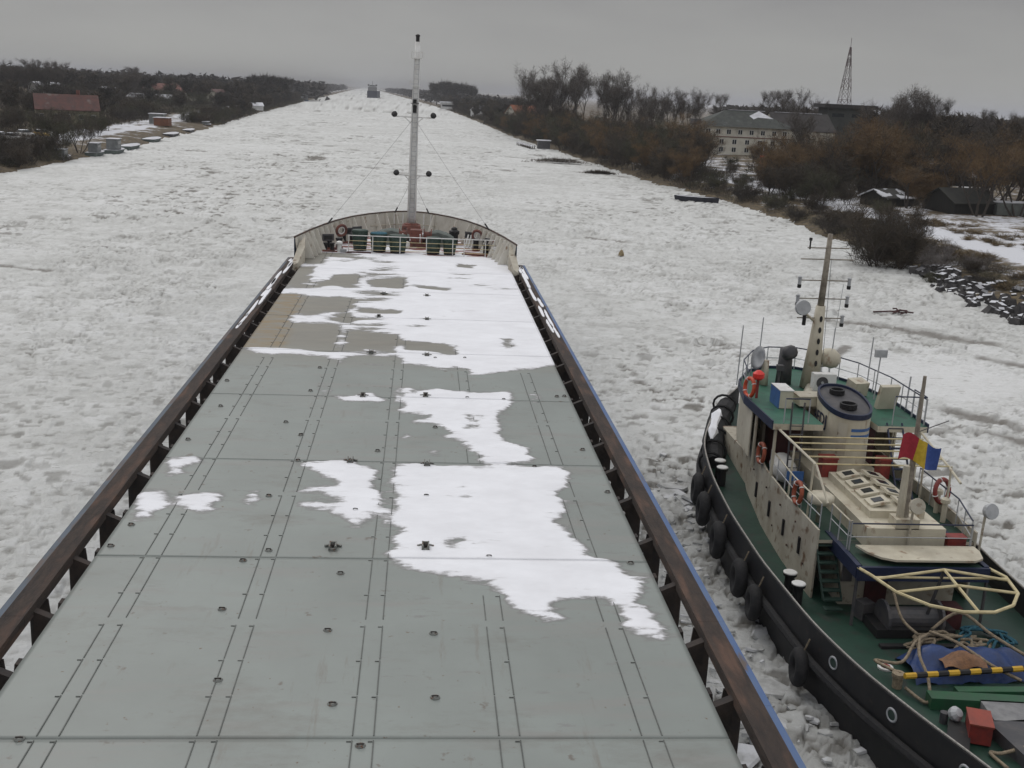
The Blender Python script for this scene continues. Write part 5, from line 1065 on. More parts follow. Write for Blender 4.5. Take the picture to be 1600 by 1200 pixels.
k = MB(); k.tube([(15.95, 36.6, 5.2), (16.0, 36.6, 6.75)], .025, lightgrey, 5); k.box((16.0, 36.6, 6.85), (.42, .12, .26), lightgrey); k.build('panel_antenna', None, tug)
k = MB(); k.box((15.0, 37.3, 5.32), (1.35, .35, .26), navy, -.85, 0, .12); k.build('blue_chute', None, tug)
# awning frame over the boat deck
k = MB(); zf = 4.85
for s in (-1, 1):
    X_ = lambda d: TX0 + s * d
    k.tube([(X_(2.35), 33.3, 5.0), (X_(2.05), 30.6, zf - .1), (X_(1.95), 29.6, 3.9 if s < 0 else 4.6)], .04, cream, 6)
    for y in (30.6, 32.4): k.tube([(X_(2.15), y, 3.0), (X_(2.12), y, zf - .06)], .035, cream, 5)
for j, y in enumerate((32.9, 32.35, 31.8, 31.2, 30.6)): k.tube([(TX0 - 2.25 + j * .05, y, zf + .05 - j * .03), (TX0 + 2.25 - j * .05, y, zf + .05 - j * .03)], .028, yellowpipe, 5)
k.build('awning_frame', None, tug)
# towing bows abaft the house: outer hoop and two arched beams
k = MB()
arc = [(12.05, 27.3, 2.95), (12.1, 26.4, 3.1), (12.35, 25.4, 3.1), (12.9, 24.65, 3.1), (13.6, 24.3, 3.1), (14.4, 24.3, 3.1), (15.1, 24.7, 3.1), (15.6, 25.4, 3.1), (15.8, 26.4, 3.1), (15.8, 27.3, 2.95)]
k.tube(arc, .045, yellowpipe, 7); k.tube([(12.14, 26.2, 3.1), (13.95, 26.2, 3.38), (15.76, 26.2, 3.1)], .04, yellowpipe, 6); k.tube([(12.14, 26.3, 3.1), (15.76, 26.3, 3.1)], .03, yellowpipe, 6)
k.tube([(12.35, 25.4, 3.1), (13.97, 25.4, 3.3), (15.6, 25.4, 3.1)], .04, yellowpipe, 6); k.tube([(13.95, 26.2, 3.38), (14.0, 24.3, 3.1)], .04, yellowpipe, 6)
k.tube([(12.1, 27.3, 2.95), (12.1, 27.3, 1.2)], .05, dgrey, 6); k.tube([(15.8, 27.3, 2.95), (15.8, 27.3, 1.2)], .05, dgrey, 6); k.tube([(14.0, 26.9, 1.6), (13.95, 26.2, 3.36)], .05, dgrey, 6)
k.build('towing_bow', None, tug)
# rails of the boat deck and casing end
rail('deck_rail', [(12.1, 29.6, 3.0), (12.12, 28.3, 3.0), (12.2, 28.3, 3.0)], .9, cream, 1, .8)
rail('deck_rail', [(12.2, 28.34, 3.0), (15.75, 28.34, 3.0)], .8, navy, 1, 3.5); rail('deck_rail', [(15.75, 28.4, 3.0), (16.2, 30.2, 3.0), (16.25, 33, 3.0)], .9, navy, 1, .9)
rail('deck_rail', [(11.62, 29.2, 3.3), (11.56, 31.5, 3.3), (11.62, 34, 3.35)], .75, cream, 1, .8)
# flag staff on the casing
k = MB(); k.tube([(13.9, 28.75, 3.55), (13.9, 28.75, 8.0)], [.11, .05], mat('weathered_mast', (0, 0, 0)), 8); k.box((13.9, 28.75, 3.72), (.7, .5, .3), cream); k.tube([(13.75, 28.75, 3.6), (13.75, 28.75, 5.4)], [.12, .10], cream, 8); k.build('flag_staff', None, tug)
k = MB(); k.tube([(13.95, 28.75, 6.4), (14.75, 28.7, 6.75)], .015, dgrey, 4); k.build('flag_gaff', None, tug)
for x, y, z_, ax in [(13.95, 28.35, 4.35, (0, -1, .3)), (16.05, 28.3, 4.25, (.2, -1, .3))]:
    k = MB(); k.lathe((x, y, z_), [(.05, 0), (.20, .05), (.23, .18), (.22, .22)], lightgrey if x > 15 else creamdirty, 14, ax); k.tube([(x, y + .1, 3.0), (x, y + .05, z_)], .04, creamdirty, 6); k.build('deck_searchlight', None, tug)
for x, y in [(16.0, 30.6), (16.15, 31.4)]: k = MB(); k.lathe((x, y, 3.0), [(.08, 0), (.08, .6), (.14, .62), (.14, .74), (.03, .8)], cream, 10); k.build('deck_vent', None, tug)
k = MB(); k.lathe((12.05, 30.45, 3.0), [(.08, 0), (.08, .55), (.30, .60), (.40, .68), (.40, .84), (.32, .9), (.05, .92)], cream, 18); k.build('mushroom_vent', None, tug, True)
for y in (29.4, 28.63):
    k = MB(); k.lathe((11.0, y, tdz(y)), [(.15, 0), (.14, .5), (.20, .52), (.20, .6)], black, 12); k.lathe((11.0, y, tdz(y) + .6), [(.205, 0), (.205, .03), (.17, .05)], white, 14); k.build('deck_bollard', None, tug)
for y in (37.6, 37.0):
    k = MB(); x = TX0 - thalf(y) + .55; k.lathe((x, y, tdz(y)), [(.16, 0), (.15, .55), (.2, .57), (.2, .66)], black, 12); k.lathe((x, y, tdz(y) + .66), [(.205, 0), (.205, .03), (.17, .05)], white, 14); k.build('deck_bollard', None, tug)
# towing winch and gear under the house overhang
k = MB(); k.lathe((12.8, 27.0, 1.6), [(.5, 0), (.5, .08), (.3, .1), (.3, 1.5), (.5, 1.52), (.5, 1.6)], dgrey, 16, (1, 0, 0)); k.box((13.6, 27.0, 1.35), (2.2, 1.0, .25), black); k.box((14.9, 27.3, 1.5), (.45, .5, .7), maroon); k.box((12.6, 27.7, 1.5), (.4, .4, .5), dgrey, .3); k.build('towing_winch', None, tug)
k = MB(); k.box((13.8, 26.0, 1.25), (2.8, .18, .1), black); k.build('deck_beam', None, tug)
# striped towing boom, green hatches and plates aft
bm = MB()
for j in range(12): a = 12.0 + j * .29; bm.tube([(a, 23.62 + j * .035, 1.72), (a + .29, 23.62 + (j + 1) * .035, 1.72)], .075, black if j % 2 else yellow, 7)
bm.build('towing_boom', None, tug)
for x, y, w, l_, a, m_ in [(13.9, 22.95, 3.0, .38, -.10, dgreen), (14.3, 23.35, 2.2, .25, 0, dgreen), (14.6, 22.3, 2.2, .9, -.1, grey), (13.9, 21.2, 1.1, 1.5, .1, dgrey)]:
    k = MB(); k.box((x, y, 1.38), (w, l_, .30), mat('hatch_green', (.015, .085, .035), (.02, .07, .035), .5, 3) if m_ is dgreen else m_, a); k.build('aft_hatch' if m_ is dgreen else 'deck_plate', None, tug)
k = MB(); k.box((12.45, 21.6, 1.3), (.5, 1.2, .2), black, -.5); k.build('chain_locker', None, tug)
k = MB(); k.lathe((12.0, 23.95, 1.2), [(.12, 0), (.12, .3), (.16, .32), (.16, .42)], ropem, 10); k.build('rope_bitt', None, tug)

# ---------------------------------------------------------------- things on and hung from the tug
def tyre(x, y, z_, R, ax, lab):
    root = empty('tyre_fender', (x, y, z_ - R), lab, 'tyre', 'tyre fenders along the tug')
    k = MB(); k.torus((x, y, z_), R * .72, R * .34, rubber, ax, 22, 10); k.build('tyre_ring', None, root, True)
    k = MB(); k.tube([(x + .1, y, z_ + R * .9), (x + .22, y, z_ + R * .9 + .35)], .025, ropem, 5); k.build('hanging_rope', None, root)
tl = ['foremost of the big tyres hung on the tug side facing the ship', 'second tyre from the bow on the tug side facing the ship', 'third tyre from the bow on the tug side facing the ship', 'tyre hung low on the tug side abreast of the deckhouse wall', 'tyre hung on the tug side just ahead of the white-capped bollards', 'tyre hung on the tug side below the first hull ring']
for (y, z_, R), lb in zip([(37.2, 1.55, .55), (35.7, 1.35, .58), (33.4, 1.15, .60), (30.9, .95, .58), (29.4, .85, .52), (25.8, .75, .5)], tl):
    h = float(np.interp(y, [s[1] for s in side], [s[0] for s in side])); tyre(TX0 - h - .26, y, z_, R, (-1, .12, .05), lb)
tyre(16.9, 25.6, 1.4, .5, (1, -.3, 0), 'tyre hung on the far quarter of the tug by the hoop frame')
k = MB(); fp = [(11.0, 38.4, 2.1), (11.35, 40.1, 2.4), (11.95, 41.8, 2.75), (12.7, 43.3, 3.0)]; k.tube(fp, [.32, .42, .42, .36], rubber, 10)
for j in range(6):
    p = Vector(fp[0]).lerp(Vector(fp[-1]), j / 5); k.torus(p + Vector((-.12, 0, 0)), .45, .05, rubber, (.45, 1, .2), 14, 5)
o = thing1(k, 'bow_fender', None, 'long black rubber fender at the tug bow with snow lying on it', 'fender')
k = MB(); 
sp_ = [(11.15, 39.6, 2.66), (11.3, 40.1, 2.78), (11.5, 40.7, 2.88), (11.8, 41.5, 3.02), (12.1, 42.2, 3.12)]; k.tube(sp_, [.05, .22, .16, .24, .06], None, 7)
k.build('snow_patch', snowm, o)
# national flag on the staff
fl = empty('national_flag', (13.95, 28.7, 5.6), 'small red, yellow and blue striped flag flying from the tug staff', 'flag')
def flag_band(u0, u1, m, n=6):
    k = MB(); vs = []
    for i in range(n + 1):
        u = u0 + (u1 - u0) * i / n
        for v in np.linspace(0, 1, 6):
            x = 13.42 + u * 1.18; y = 28.62 + .09 * sin(u * 9 + v * 1.2); z_ = 5.62 + .70 * v + .10 * sin(u * 6) - .28 * u * (1) + .04 * v * sin(u * 12); vs.append((x + .10 * v * (1 - u) - .02, y, z_))
    fs = [(i * 6 + j, (i + 1) * 6 + j, (i + 1) * 6 + j + 1, i * 6 + j + 1) for i in range(n) for j in range(5)]
    k.add(vs, fs); k.add([(x, y + .012, z_) for x, y, z_ in vs], [f[::-1] for f in fs]); o = k.build('flag_band', m, fl, True); return o
tag(flag_band(0, .36, flagr), 'red band of the flag'); tag(flag_band(.36, .68, flagy), 'yellow band of the flag'); tag(flag_band(.68, 1.0, flagb), 'blue band of the flag')
dullorange = mat('faded_orange_plastic', (.34, .075, .03), (.22, .055, .028), .6, 5)
def buoy(c, ax, m, lab, R=.32):
    root = empty('life_buoy', (c[0], c[1], c[2] - R), lab, 'life buoy', 'life buoys on the tug')
    k = MB(); k.torus(c, R, .07, m, ax, 20, 8); k.build('ring', None, root, True)
    k = MB(); q = Vector((0, 0, 1)).rotation_difference(Vector(ax).normalized())
    for j in range(4): a = pi / 4 + j * pi / 2; k.torus(Vector(c) + q @ Vector((cos(a) * R, sin(a) * R, 0)), .072, .018, white, q @ Vector((-sin(a), cos(a), 0)), 10, 5)
    k.build('band', None, root)
buoy((11.42, 36.45, 5.55), (-1, -.2, .1), orange, 'orange life buoy on the port edge of the tug bridge roof')
buoy((11.5, 34.7, 3.75), (-1, 0, .1), dullorange, 'orange life buoy on the rail behind the cream side wall, nearer the bow'); buoy((11.5, 30.9, 3.75), (-1, 0, .1), dullorange, 'orange life buoy on the rail at the top of the tug stairs'); buoy((16.2, 31.3, 3.75), (.6, -1, .2), redp, 'red and white life buoy on the far rail of the tug boat deck', .36)
k = MB(); k.lathe((11.55, 36.0, 5.95), [(.12, 0), (.20, .08), (.20, .22), (.08, .32)], brightred, 12); k.tube([(11.55, 36.0, 5.3), (11.55, 36, 5.96)], .05, redp, 6); thing1(k, 'distress_beacon', None, 'bright red beacon canister on the port corner of the tug roof', 'beacon')
k = MB(); k.lathe((12.05, 34.0, 3.5), [(.10, -.62), (.34, -.55), (.40, -.35), (.40, .35), (.34, .55), (.10, .62)], white, 16, (.15, 1, 0)); rf_ = thing1(k, 'liferaft_canister', None, 'white barrel-shaped liferaft canister on the tug boat deck', 'liferaft', smooth=True)
k = MB(); k.box((12.05, 34.35, 3.08), (.7, .08, .16), dgrey); k.box((12.05, 33.65, 3.08), (.7, .08, .16), dgrey); k.build('cradle', None, rf_); 
k = MB(); k.box((12.05, 32.6, 3.45), (.55, .45, .04), dgrey); k.box((12.05, 32.8, 3.6), (.55, .04, .35), bluep); k.tube([(11.85, 32.4, 3), (11.85, 32.4, 3.45)], .03, dgrey); k.tube([(12.25, 32.4, 3), (12.25, 32.4, 3.45)], .03, dgrey); thing1(k, 'folding_chair', None, 'small dark folding seat with blue back beside the liferaft', 'chair')
for x, y, w, lab in [(13.15, 33.0, .48, 'red box on the casing at the foot of the funnel, nearer side'), (14.95, 32.95, .34, 'red box on the casing at the foot of the funnel, far side')]:
    root = empty('fire_box', (x, y, 3.6), lab, 'box', 'red boxes by the funnel'); k = MB(); k.box((x, y, 3.9), (w, .42, .6)); k.build('box_body', redp, root); k = MB(); k.box((x, y, 4.22), (w + .05, .47, .05)); k.build('box_lid', redp, root)
root = empty('fire_box', (15.45, 28.7, 3.0), 'low red box on the far aft corner of the tug boat deck', 'box'); k = MB(); k.box((15.45, 28.7, 3.15), (.55, .3, .3)); k.build('box_body', redp, root); k = MB(); k.box((15.45, 28.7, 3.32), (.6, .35, .04)); k.build('box_lid', redp, root)
root = empty('red_crate', (12.95, 21.7, 1.2), 'red crate on the aft deck of the tug at the bottom right', 'crate'); k = MB(); k.box((12.95, 21.7, 1.5), (.48, .72, .45), redp, -.35); k.build('box_body', None, root); k = MB(); k.box((12.95, 21.7, 1.745), (.53, .77, .04), mat('faded_red_lid', (.27, .05, .03), (.2, .045, .03)), -.35); k.build('box_lid', None, root)
# blue tarpaulin bundle, orange-brown cloth, ropes
k = MB(); R_ = random.Random(3); vs = []; nx, ny = 26, 14
for i in range(nx):
    for j in range(ny):
        u, v = i / (nx - 1), j / (ny - 1); x = 12.55 + u * 3.2; y = 24.05 + v * 1.35 + .12 * u; s = (sin(pi * min(1, max(0, v))) ** .6) * (sin(pi * min(1, u * .94 + .03)) ** .35)
        vs.append((x, y, 1.22 + .62 * s * (1 - .18 * sin(u * 9) * sin(v * 7)) + R_.uniform(-.02, .02) + .07 * sin(u * 17 + v * 6)))
k.add(vs, [(i * ny + j, (i + 1) * ny + j, (i + 1) * ny + j + 1, i * ny + j + 1) for i in range(nx - 1) for j in range(ny - 1)]); thing1(k, 'tarpaulin_bundle', bluetarp, 'blue tarpaulin bundle lashed on the aft deck of the tug', 'tarpaulin', smooth=True)
k = MB(); vs = []
for i in range(12):
    for j in range(8):
        u, v = i / 11, j / 7; vs.append((13.2 + u * 1.15 + .1 * v, 24.02 + v * .6, 1.72 + .26 * sin(pi * u) * sin(pi * v) ** .6 + .05 * sin(u * 11 + v * 5)))
k.add(vs, [(i * 8 + j, (i + 1) * 8 + j, (i + 1) * 8 + j + 1, i * 8 + j + 1) for i in range(11) for j in range(7)]); thing1(k, 'folded_cloth', mat('brown_cloth', (.26, .14, .075), (.18, .10, .06), .9, 6, bump=.5), 'orange-brown cloth lying on the blue tarpaulin', 'cloth', smooth=True)
def rope_heap(name, m, cx, cy, rx_, ry_, zb, n, seed, lab, r=.045):
    R_ = random.Random(seed); k = MB(); p = []
    for j in range(n):
        a = j * .55 + R_.uniform(-.3, .3); q = R_.uniform(.35, 1); p.append((cx + cos(a) * rx_ * q + R_.uniform(-.1, .1), cy + sin(a) * ry_ * q, zb + R_.uniform(0, .35) * (1.3 - q)))
    S = []
    for i in range(len(p) - 1):
        a, b, c, d = (Vector(p[max(0, i - 1)]), Vector(p[i]), Vector(p[i + 1]), Vector(p[min(len(p) - 1, i + 2)]))
        for t in (0, .25, .5, .75): S.append(.5 * ((2 * b) + (c - a) * t + (2 * a - 5 * b + 4 * c - d) * t * t + (3 * b - a - 3 * c + d) * t ** 3))
    k.tube(S, r, None, 5); return thing1(k, name, m, lab, 'rope', smooth=True)
rope_heap('rope_heap', ropem, 14.3, 26.0, 1.25, .7, 1.26, 46, 8, 'heap of tan mooring rope on the tug aft deck under the hoop frame')
rope_heap('rope_heap', tealrope, 15.4, 26.2, .85, .8, 1.26, 60, 12, 'heap of teal-blue rope on the far side of the tug aft deck', .04)
rope_heap('rope_heap', tealrope, 14.2, 20.4, .7, .5, 1.26, 30, 15, 'teal rope coil at the bottom right corner of the photo', .04)
for pts_, lab in [([(12.05, 23.95, 1.6), (11.75, 24.8, 1.5), (12.3, 24.5, 1.6), (13.0, 25.3, 1.75), (13.6, 25.7, 1.8)], 'tan rope led from the rope bitt over the deck to the heap'), ([(13.5, 25.6, 1.9), (13.9, 24.9, 1.95), (14.5, 24.2, 1.7), (15.1, 23.8, 1.5)], 'thick tan rope lying across the blue tarpaulin'), ([(13.2, 25.5, 1.8), (12.8, 24.6, 1.75), (12.75, 23.9, 1.5), (12.4, 23.1, 1.3), (12.1, 23.7, 1.35)], 'pale looped lashing over the left end of the tarpaulin'), ([(13.0, 26.9, 2.4), (13.05, 26.3, 1.9), (13.3, 25.8, 1.7)], 'short rope hanging down from the hoop frame to the heap'), ([(13.7, 25.9, 1.8), (14.4, 25.9, 2.3), (15.0, 25.2, 2.0), (15.8, 24.4, 1.7), (16.3, 24.3, 1.6)], 'tan rope led across the heap to the far bulwark'), ([(13.6, 20.9, 1.5), (13.1, 20.9, 1.35), (12.9, 21.0, 1.3), (13.0, 20.4, 1.3)], 'pale rope end near the red crate')]:
    k = MB(); S = []
    for i in range(len(pts_) - 1):
        a, b, c, d = (Vector(pts_[max(0, i - 1)]), Vector(pts_[i]), Vector(pts_[i + 1]), Vector(pts_[min(len(pts_) - 1, i + 2)]))
        for t in (0, .2, .4, .6, .8): S.append(.5 * ((2 * b) + (c - a) * t + (2 * a - 5 * b + 4 * c - d) * t * t + (3 * b - a - 3 * c + d) * t ** 3))
    S.append(Vector(pts_[-1])); k.tube(S, .042, None, 6); thing1(k, 'mooring_rope', ropem, lab, 'rope', smooth=True)
k = MB(); k.lathe((12.1, 24.9, 1.21), [(.2, 0), (.2, .06), (.05, .07)], white, 14); k.lathe((12.1, 24.9, 1.28), [(.12, 0), (.12, .012)], redp, 12); thing1(k, 'deck_disc', None, 'small red and white disc on the green deck near the bulwark', 'disc')
k = MB(); k.lathe((12.6, 22.3, 1.45), [(.05, 0), (.16, .05), (.18, .16), (.1, .26)], lightgrey, 12, (.3, -.6, .6)); k.lathe((12.45, 22.35, 1.2), [(.1, 0), (.1, .3)], dgrey, 8); thing1(k, 'work_lamp', None, 'small silvery lamp on the dark chest behind the red crate', 'lamp')
# ---------------------------------------------------------------- buildings and small things on the banks
def gable_house(name, A, B, wdt, zw, zr, z0, wall, roof, lab, cat='house', wins=(), over=.35, group=None, chim=0):
    "ridge from A to B; walls to zw, ridge at zr"
    A = Vector((*A, 0)); B = Vector((*B, 0)); d = (B - A).normalized(); n = Vector((-d.y, d.x, 0)); c = (A + B) / 2; L_ = (B - A).length
    root = empty(name, (c.x, c.y, z0), lab, cat, group)
    def P(u, v, z): q = c + d * u + n * v; return (q.x, q.y, z)
    k = MB(); h = L_ / 2; w = wdt / 2
    k.add([P(-h, -w, z0 - .3), P(h, -w, z0 - .3), P(h, w, z0 - .3), P(-h, w, z0 - .3), P(-h, -w, zw), P(h, -w, zw), P(h, w, zw), P(-h, w, zw), P(-h, 0, zr - .1), P(h, 0, zr - .1)],
          [(0, 1, 5, 4), (2, 3, 7, 6), (1, 2, 6, 9, 5), (3, 0, 4, 8, 7)]); k.build('wall', wall, root)
    k = MB(); s = (zr - zw) / w; e = w + over; hh = h + over
    for sg in (-1, 1):
        a = [P(-hh, 0, zr), P(hh, 0, zr), P(hh, sg * e, zr - e * s), P(-hh, sg * e, zr - e * s)]; b = [(x, y, z - .14) for x, y, z in a]
        k.add(a + b, [(0, 1, 2, 3), (7, 6, 5, 4), (0, 3, 7, 4), (3, 2, 6, 7), (2, 1, 5, 6)])
    ro = k.build('roof', roof, root)
    if chim:
        k = MB(); q = P(h * .4, .3, zr + .3); k.box(q, (.7, .7, 1.6)); k.build('chimney', redoxide, ro)
    for u, v, z, ww, wh in wins:
        k = MB(); q = P(u, v * (w + .03), z); k.box(q, (ww, .08, wh), white, math.atan2(d.y, d.x)); f = k.build('window', None, root)
        k = MB(); q = P(u, v * (w + .07), z); k.box(q, (ww - .18, .05, wh - .18), glass, math.atan2(d.y, d.x)); k.build('pane', None, f)
    return root
redroof = mat('red_roof_tiles', (.105, .042, .034), (.068, .034, .030), .8, .8, c3=(.15, .115, .105), scale3=.4, thr3=(.58, .7)); redroof2 = mat('pale_red_roof', (.22, .095, .075), (.15, .07, .06), .85, .6)
creamwall = mat('cream_render', (.60, .58, .50), (.50, .48, .41), .85, .5, c3=(.24, .21, .17), scale3=.35, thr3=(.56, .68)); yellwall = mat('ochre_render', (.21, .19, .12), (.15, .14, .09), .85, .5)
greyroof = mat('green_grey_roof', (.062, .068, .060), (.042, .046, .042), .85, .7, c3=(.10, .11, .105), scale3=.6, thr3=(.6, .7)); whitewall = mat('white_render', (.58, .58, .57), (.46, .46, .46), .8, .6)
snowroof = mat('snowy_roof', (.66, .67, .70), (.50, .50, .53), .85, .5)
gable_house('red_roofed_house', (-95.5, 290), (-82, 295), 9, 6.2, 9.6, 1.5, yellwall, redroof, 'long house with weathered red roof and ochre walls behind the left quay', wins=[(u, -1, 4.3, 1.1, 1.3) for u in (-6, -3, 0, 3, 5.8)], chim=1)
gable_house('red_roofed_house', (-112, 268), (-104, 275), 9, 5.0, 7.8, 1.5, mat('dark_red_wall', (.10, .045, .04), (.07, .04, .035), .85, .6), redroof, 'dark red house beside the white gabled house at the left edge')
gable_house('white_gabled_house', (-101, 267.5), (-99.5, 259), 4.6, 4.4, 6.2, 1.5, whitewall, greyroof, 'small white gabled house left of the long red roof', wins=[])
k = MB(); k.box((-99.45, 258.9, 3.9), (1.5, .1, 1.4), glass, -.17); k.build('window', None, SC.objects['white_gabled_house'])
gable_house('red_roofed_house', (-155, 660), (-128, 690), 16, 7, 11.2, 1.6, creamwall, redroof2, 'large house with pale red roof in the far left trees', wins=[(-8, -1, 5, 2, 1.6), (6, -1, 5, 2, 1.6)])
gable_house('red_roofed_house', (-117, 640), (-104, 690), 12, 6.5, 9.6, 1.6, creamwall, redroof, 'red-roofed house low between the far left trees nearest the canal')
gable_house('low_white_shed', (-150, 600), (-128, 596), 8, 4.5, 6.2, 1.6, whitewall, snowroof, 'low snow-roofed shed left of the far red roofs', 'shed'); gable_house('low_white_shed', (-84, 560), (-78.5, 562), 6, 3.6, 5.0, 1.6, whitewall, snowroof, 'small snow-roofed shed close to the far left shore', 'shed')
for (ax, ay), (bx_, by_), zr, lab in [((-233, 705), (-206, 735), 8.6, 'long white building beyond the red-roofed house, left one'), ((-200, 720), (-180, 740), 7.2, 'long white building beyond the red-roofed house, middle one'), ((-172, 730), (-130, 745), 7.4, 'long low pale building in the far left trees')]:
    gable_house('white_long_building', (ax, ay), (bx_, by_), 10, zr - 2.0, zr, 1.6, whitewall, snowroof, lab, 'building', [(u, -1, 4.2, 2.2, 1.4) for u in (-12, -6, 0, 6, 12)], group='white buildings behind the left bank')
for x, y, w, lab in [(-318, 640, 17, 'bluish white polytunnel at the left edge under the skyline wood'), (-292, 640, 15, 'greyer polytunnel just right of the first one')]:
    k = MB(); pr = [(cos(pi * j / 10) * w / 2, sin(pi * j / 10) * 6.2) for j in range(11)]; vs = [(x + a, y, 2.2 + b) for a, b in pr] + [(x + a, y + 40, 2.2 + b) for a, b in pr]
    k.add(vs, [(j, j + 1, 12 + j, 11 + j) for j in range(10)] + [tuple(range(11))[::-1], tuple(range(11, 22))]); thing1(k, 'polytunnel', mat('polytunnel_film', (.40, .44, .48), (.30, .33, .36), .5, .3), lab, 'polytunnel', 'polytunnels on the left')
for x, y, w, h, d_, lab in [(-77.5, 340, 4, 3.0, 4, 'pale blue-grey hut by the quay with snowy roof')]:
    root = empty('quay_hut', (x, y, 1.5), lab, 'hut'); k = MB(); k.box((x, y, 1.4 + h / 2), (w, d_, h)); k.build('wall', mat('hut_grey', (.20, .21, .205), (.14, .15, .145), .8, .8), root); k = MB(); k.box((x, y, 1.45 + h), (w + .4, d_ + .4, .16)); k.build('roof', snowroof, root); k = MB(); k.box((x + w / 2 + .02, y, 2.5), (.05, .9, 1.9)); k.build('door', dgrey, root)
root = empty('rusty_boat_shed', (-74.5, 333, 1.5), 'small orange-brown shed on the quay among the snow', 'shed'); k = MB(); k.box((-74.5, 333, 2.5), (4, 4.5, 2.2)); k.build('wall', mat('orange_brown_wall', (.22, .09, .05), (.15, .07, .045), .85, 1), root); k = MB(); k.box((-74.5, 333, 3.65), (4.5, 5, .15)); k.build('roof', snowroof, root)
def car(x, y, rz, m, lab):
    root = empty('parked_car', (x, y, ground_z(x, y)), lab, 'car', 'cars parked behind the left quay'); z0 = ground_z(x, y); R3 = Matrix.Rotation(rz, 3, 'Z')
    def T(px_, py, pz): q = R3 @ Vector((px_, py, 0)); return (x + q.x, y + q.y, z0 + pz)
    def ext(prof, w, m_, name):
        k = MB(); n = len(prof); vs = [T(a, -w, b) for a, b in prof] + [T(a, w, b) for a, b in prof]; k.add(vs, [(i, (i + 1) % n, n + (i + 1) % n, n + i) for i in range(n)] + [tuple(range(n))[::-1], tuple(range(n, 2 * n))]); return k.build(name, m_, root)
    ext([(-2.1, .35), (2.1, .35), (2.15, .75), (1.2, .92), (-1.9, .98), (-2.15, .8)], .85, m, 'body'); ext([(-1.7, .97), (1.0, .93), (.4, 1.45), (-1.2, 1.47)], .72, glass, 'cabin'); ext([(-1.15, 1.47), (.4, 1.455), (.3, 1.53), (-1.05, 1.54)], .70, snowm, 'roof')
    for a in (-1.3, 1.35):
        for b in (-.8, .8): k = MB(); k.lathe(T(a, b - .1, .32), [(.32, 0), (.32, .2)], rubber, 12, R3 @ Vector((0, 1, 0))); k.build('wheel', None, root)
car(-83.2, 231.5, -.25, white, 'white parked car at the left edge of the photo'); car(-80.2, 230.2, -.25, white, 'white parked car, middle of the three on the left'); car(-82.6, 243.5, 1.2, white, 'white parked car farthest back of those on the left'); car(-80.5, 247.5, -.9, yellow, 'yellow parked car on the left bank')
def boat(x, y, L_, Wd, rz, m, cab, lab, grp='boats and pontoons frozen in along the left quay', z0=0.0, cabm=None):
    root = empty('moored_boat', (x, y, z0), lab, 'boat', grp); R3 = Matrix.Rotation(rz, 3, 'Z')
    def T(a, b, c): q = R3 @ Vector((a, b, 0)); return (x + q.x, y + q.y, z0 + c)
    st = [(-.5, .8), (-.2, 1), (.15, .95), (.38, .6), (.5, .05)]; vs = []
    for u, h in st: vs += [T(u * L_ * .96, -h * Wd * .36, -.2), T(u * L_, -h * Wd / 2, .75 + .25 * max(0, u)), T(u * L_, h * Wd / 2, .75 + .25 * max(0, u)), T(u * L_ * .96, h * Wd * .36, -.2)]
    k = MB(); fs = []
    for i in range(4): a, b = i * 4, i * 4 + 4; fs += [(a, a + 1, b + 1, b), (a + 2, a + 3, b + 3, b + 2)]
    k.add(vs, fs + [(0, 3, 2, 1)]); k.build('hull', m, root)
    k = MB(); dv = [(vs[i * 4 + 1], vs[i * 4 + 2]) for i in range(5)]; k.add([(p[0], p[1], p[2] - .06) for q in dv for p in q], [(i * 2, i * 2 + 1, i * 2 + 3, i * 2 + 2) for i in range(4)]); k.build('snowy_deck', snowroof, root)
    if cab:
        k = MB(); c = T(-.1 * L_, 0, .75 + cab / 2); k.box(c, (L_ * .35, Wd * .62, cab), None, rz); ch = k.build('cabin', cabm or mat('dull_cabin_grey', (.20, .21, .21), (.13, .14, .14), .7, 1), root); k = MB(); k.box(T(-.1 * L_, 0, .8 + cab), (L_ * .4, Wd * .7, .1), None, rz); k.build('cabin_roof', snowroof, root)
        k = MB(); k.box(T(-.1 * L_, 0, .75 + cab * .65), (L_ * .3, Wd * .64, cab * .3), None, rz); k.build('cabin_window', glass, root)
grg = mat('grey_green_hull', (.12, .15, .14), (.08, .10, .095), .7, 1)
for a in [(-63, 204, 7, 2.6, 1.62, dgrey, 1.2, 'dark boat with snowy cabin at the left end of the quay'), (-61.5, 219, 8, 2.8, 1.6, grg, 1.6, 'grey boat with blue-grey cabin by the slim dark tree'), (-60.6, 229, 9, 3.4, 1.6, grg, 2.0, 'grey-green houseboat on the quay edge'), (-61.6, 245, 12, 3.4, 1.6, grg, 0, 'long grey-green flat barge at the left quay'), (-64.2, 276, 13, 3.6, 1.62, grg, 0, 'dark-edged snowy barge in the middle of the left quay'), (-66.0, 305, 13, 3.4, 1.63, dgrey, 0, 'dark narrow barge farther along the left quay'), (-67.0, 332, 12, 3, 1.63, dgrey, 0, 'black low boat at the far end of the left quay'), (-70.3, 376, 12, 3, 1.63, rust, .8, 'rusty snow-topped boat among the shore shrubs'),
          (-104.5, 985, 16, 5, 1.63, lightgrey, 3.0, 'grey boat moored at the far left shore'), (-103.8, 1012, 17, 6, 1.63, bluehull, 4.5, 'blue boat moored at the far left shore')]:
    boat(*a)
boat(42.6, 172.4, 7.2, 2.0, -.62, mat('dark_tarred_hull', (.016, .018, .028), (.03, .03, .04), .7, 2), 0, 'dark open boat with snow inside frozen into the ice off the right bank', None)
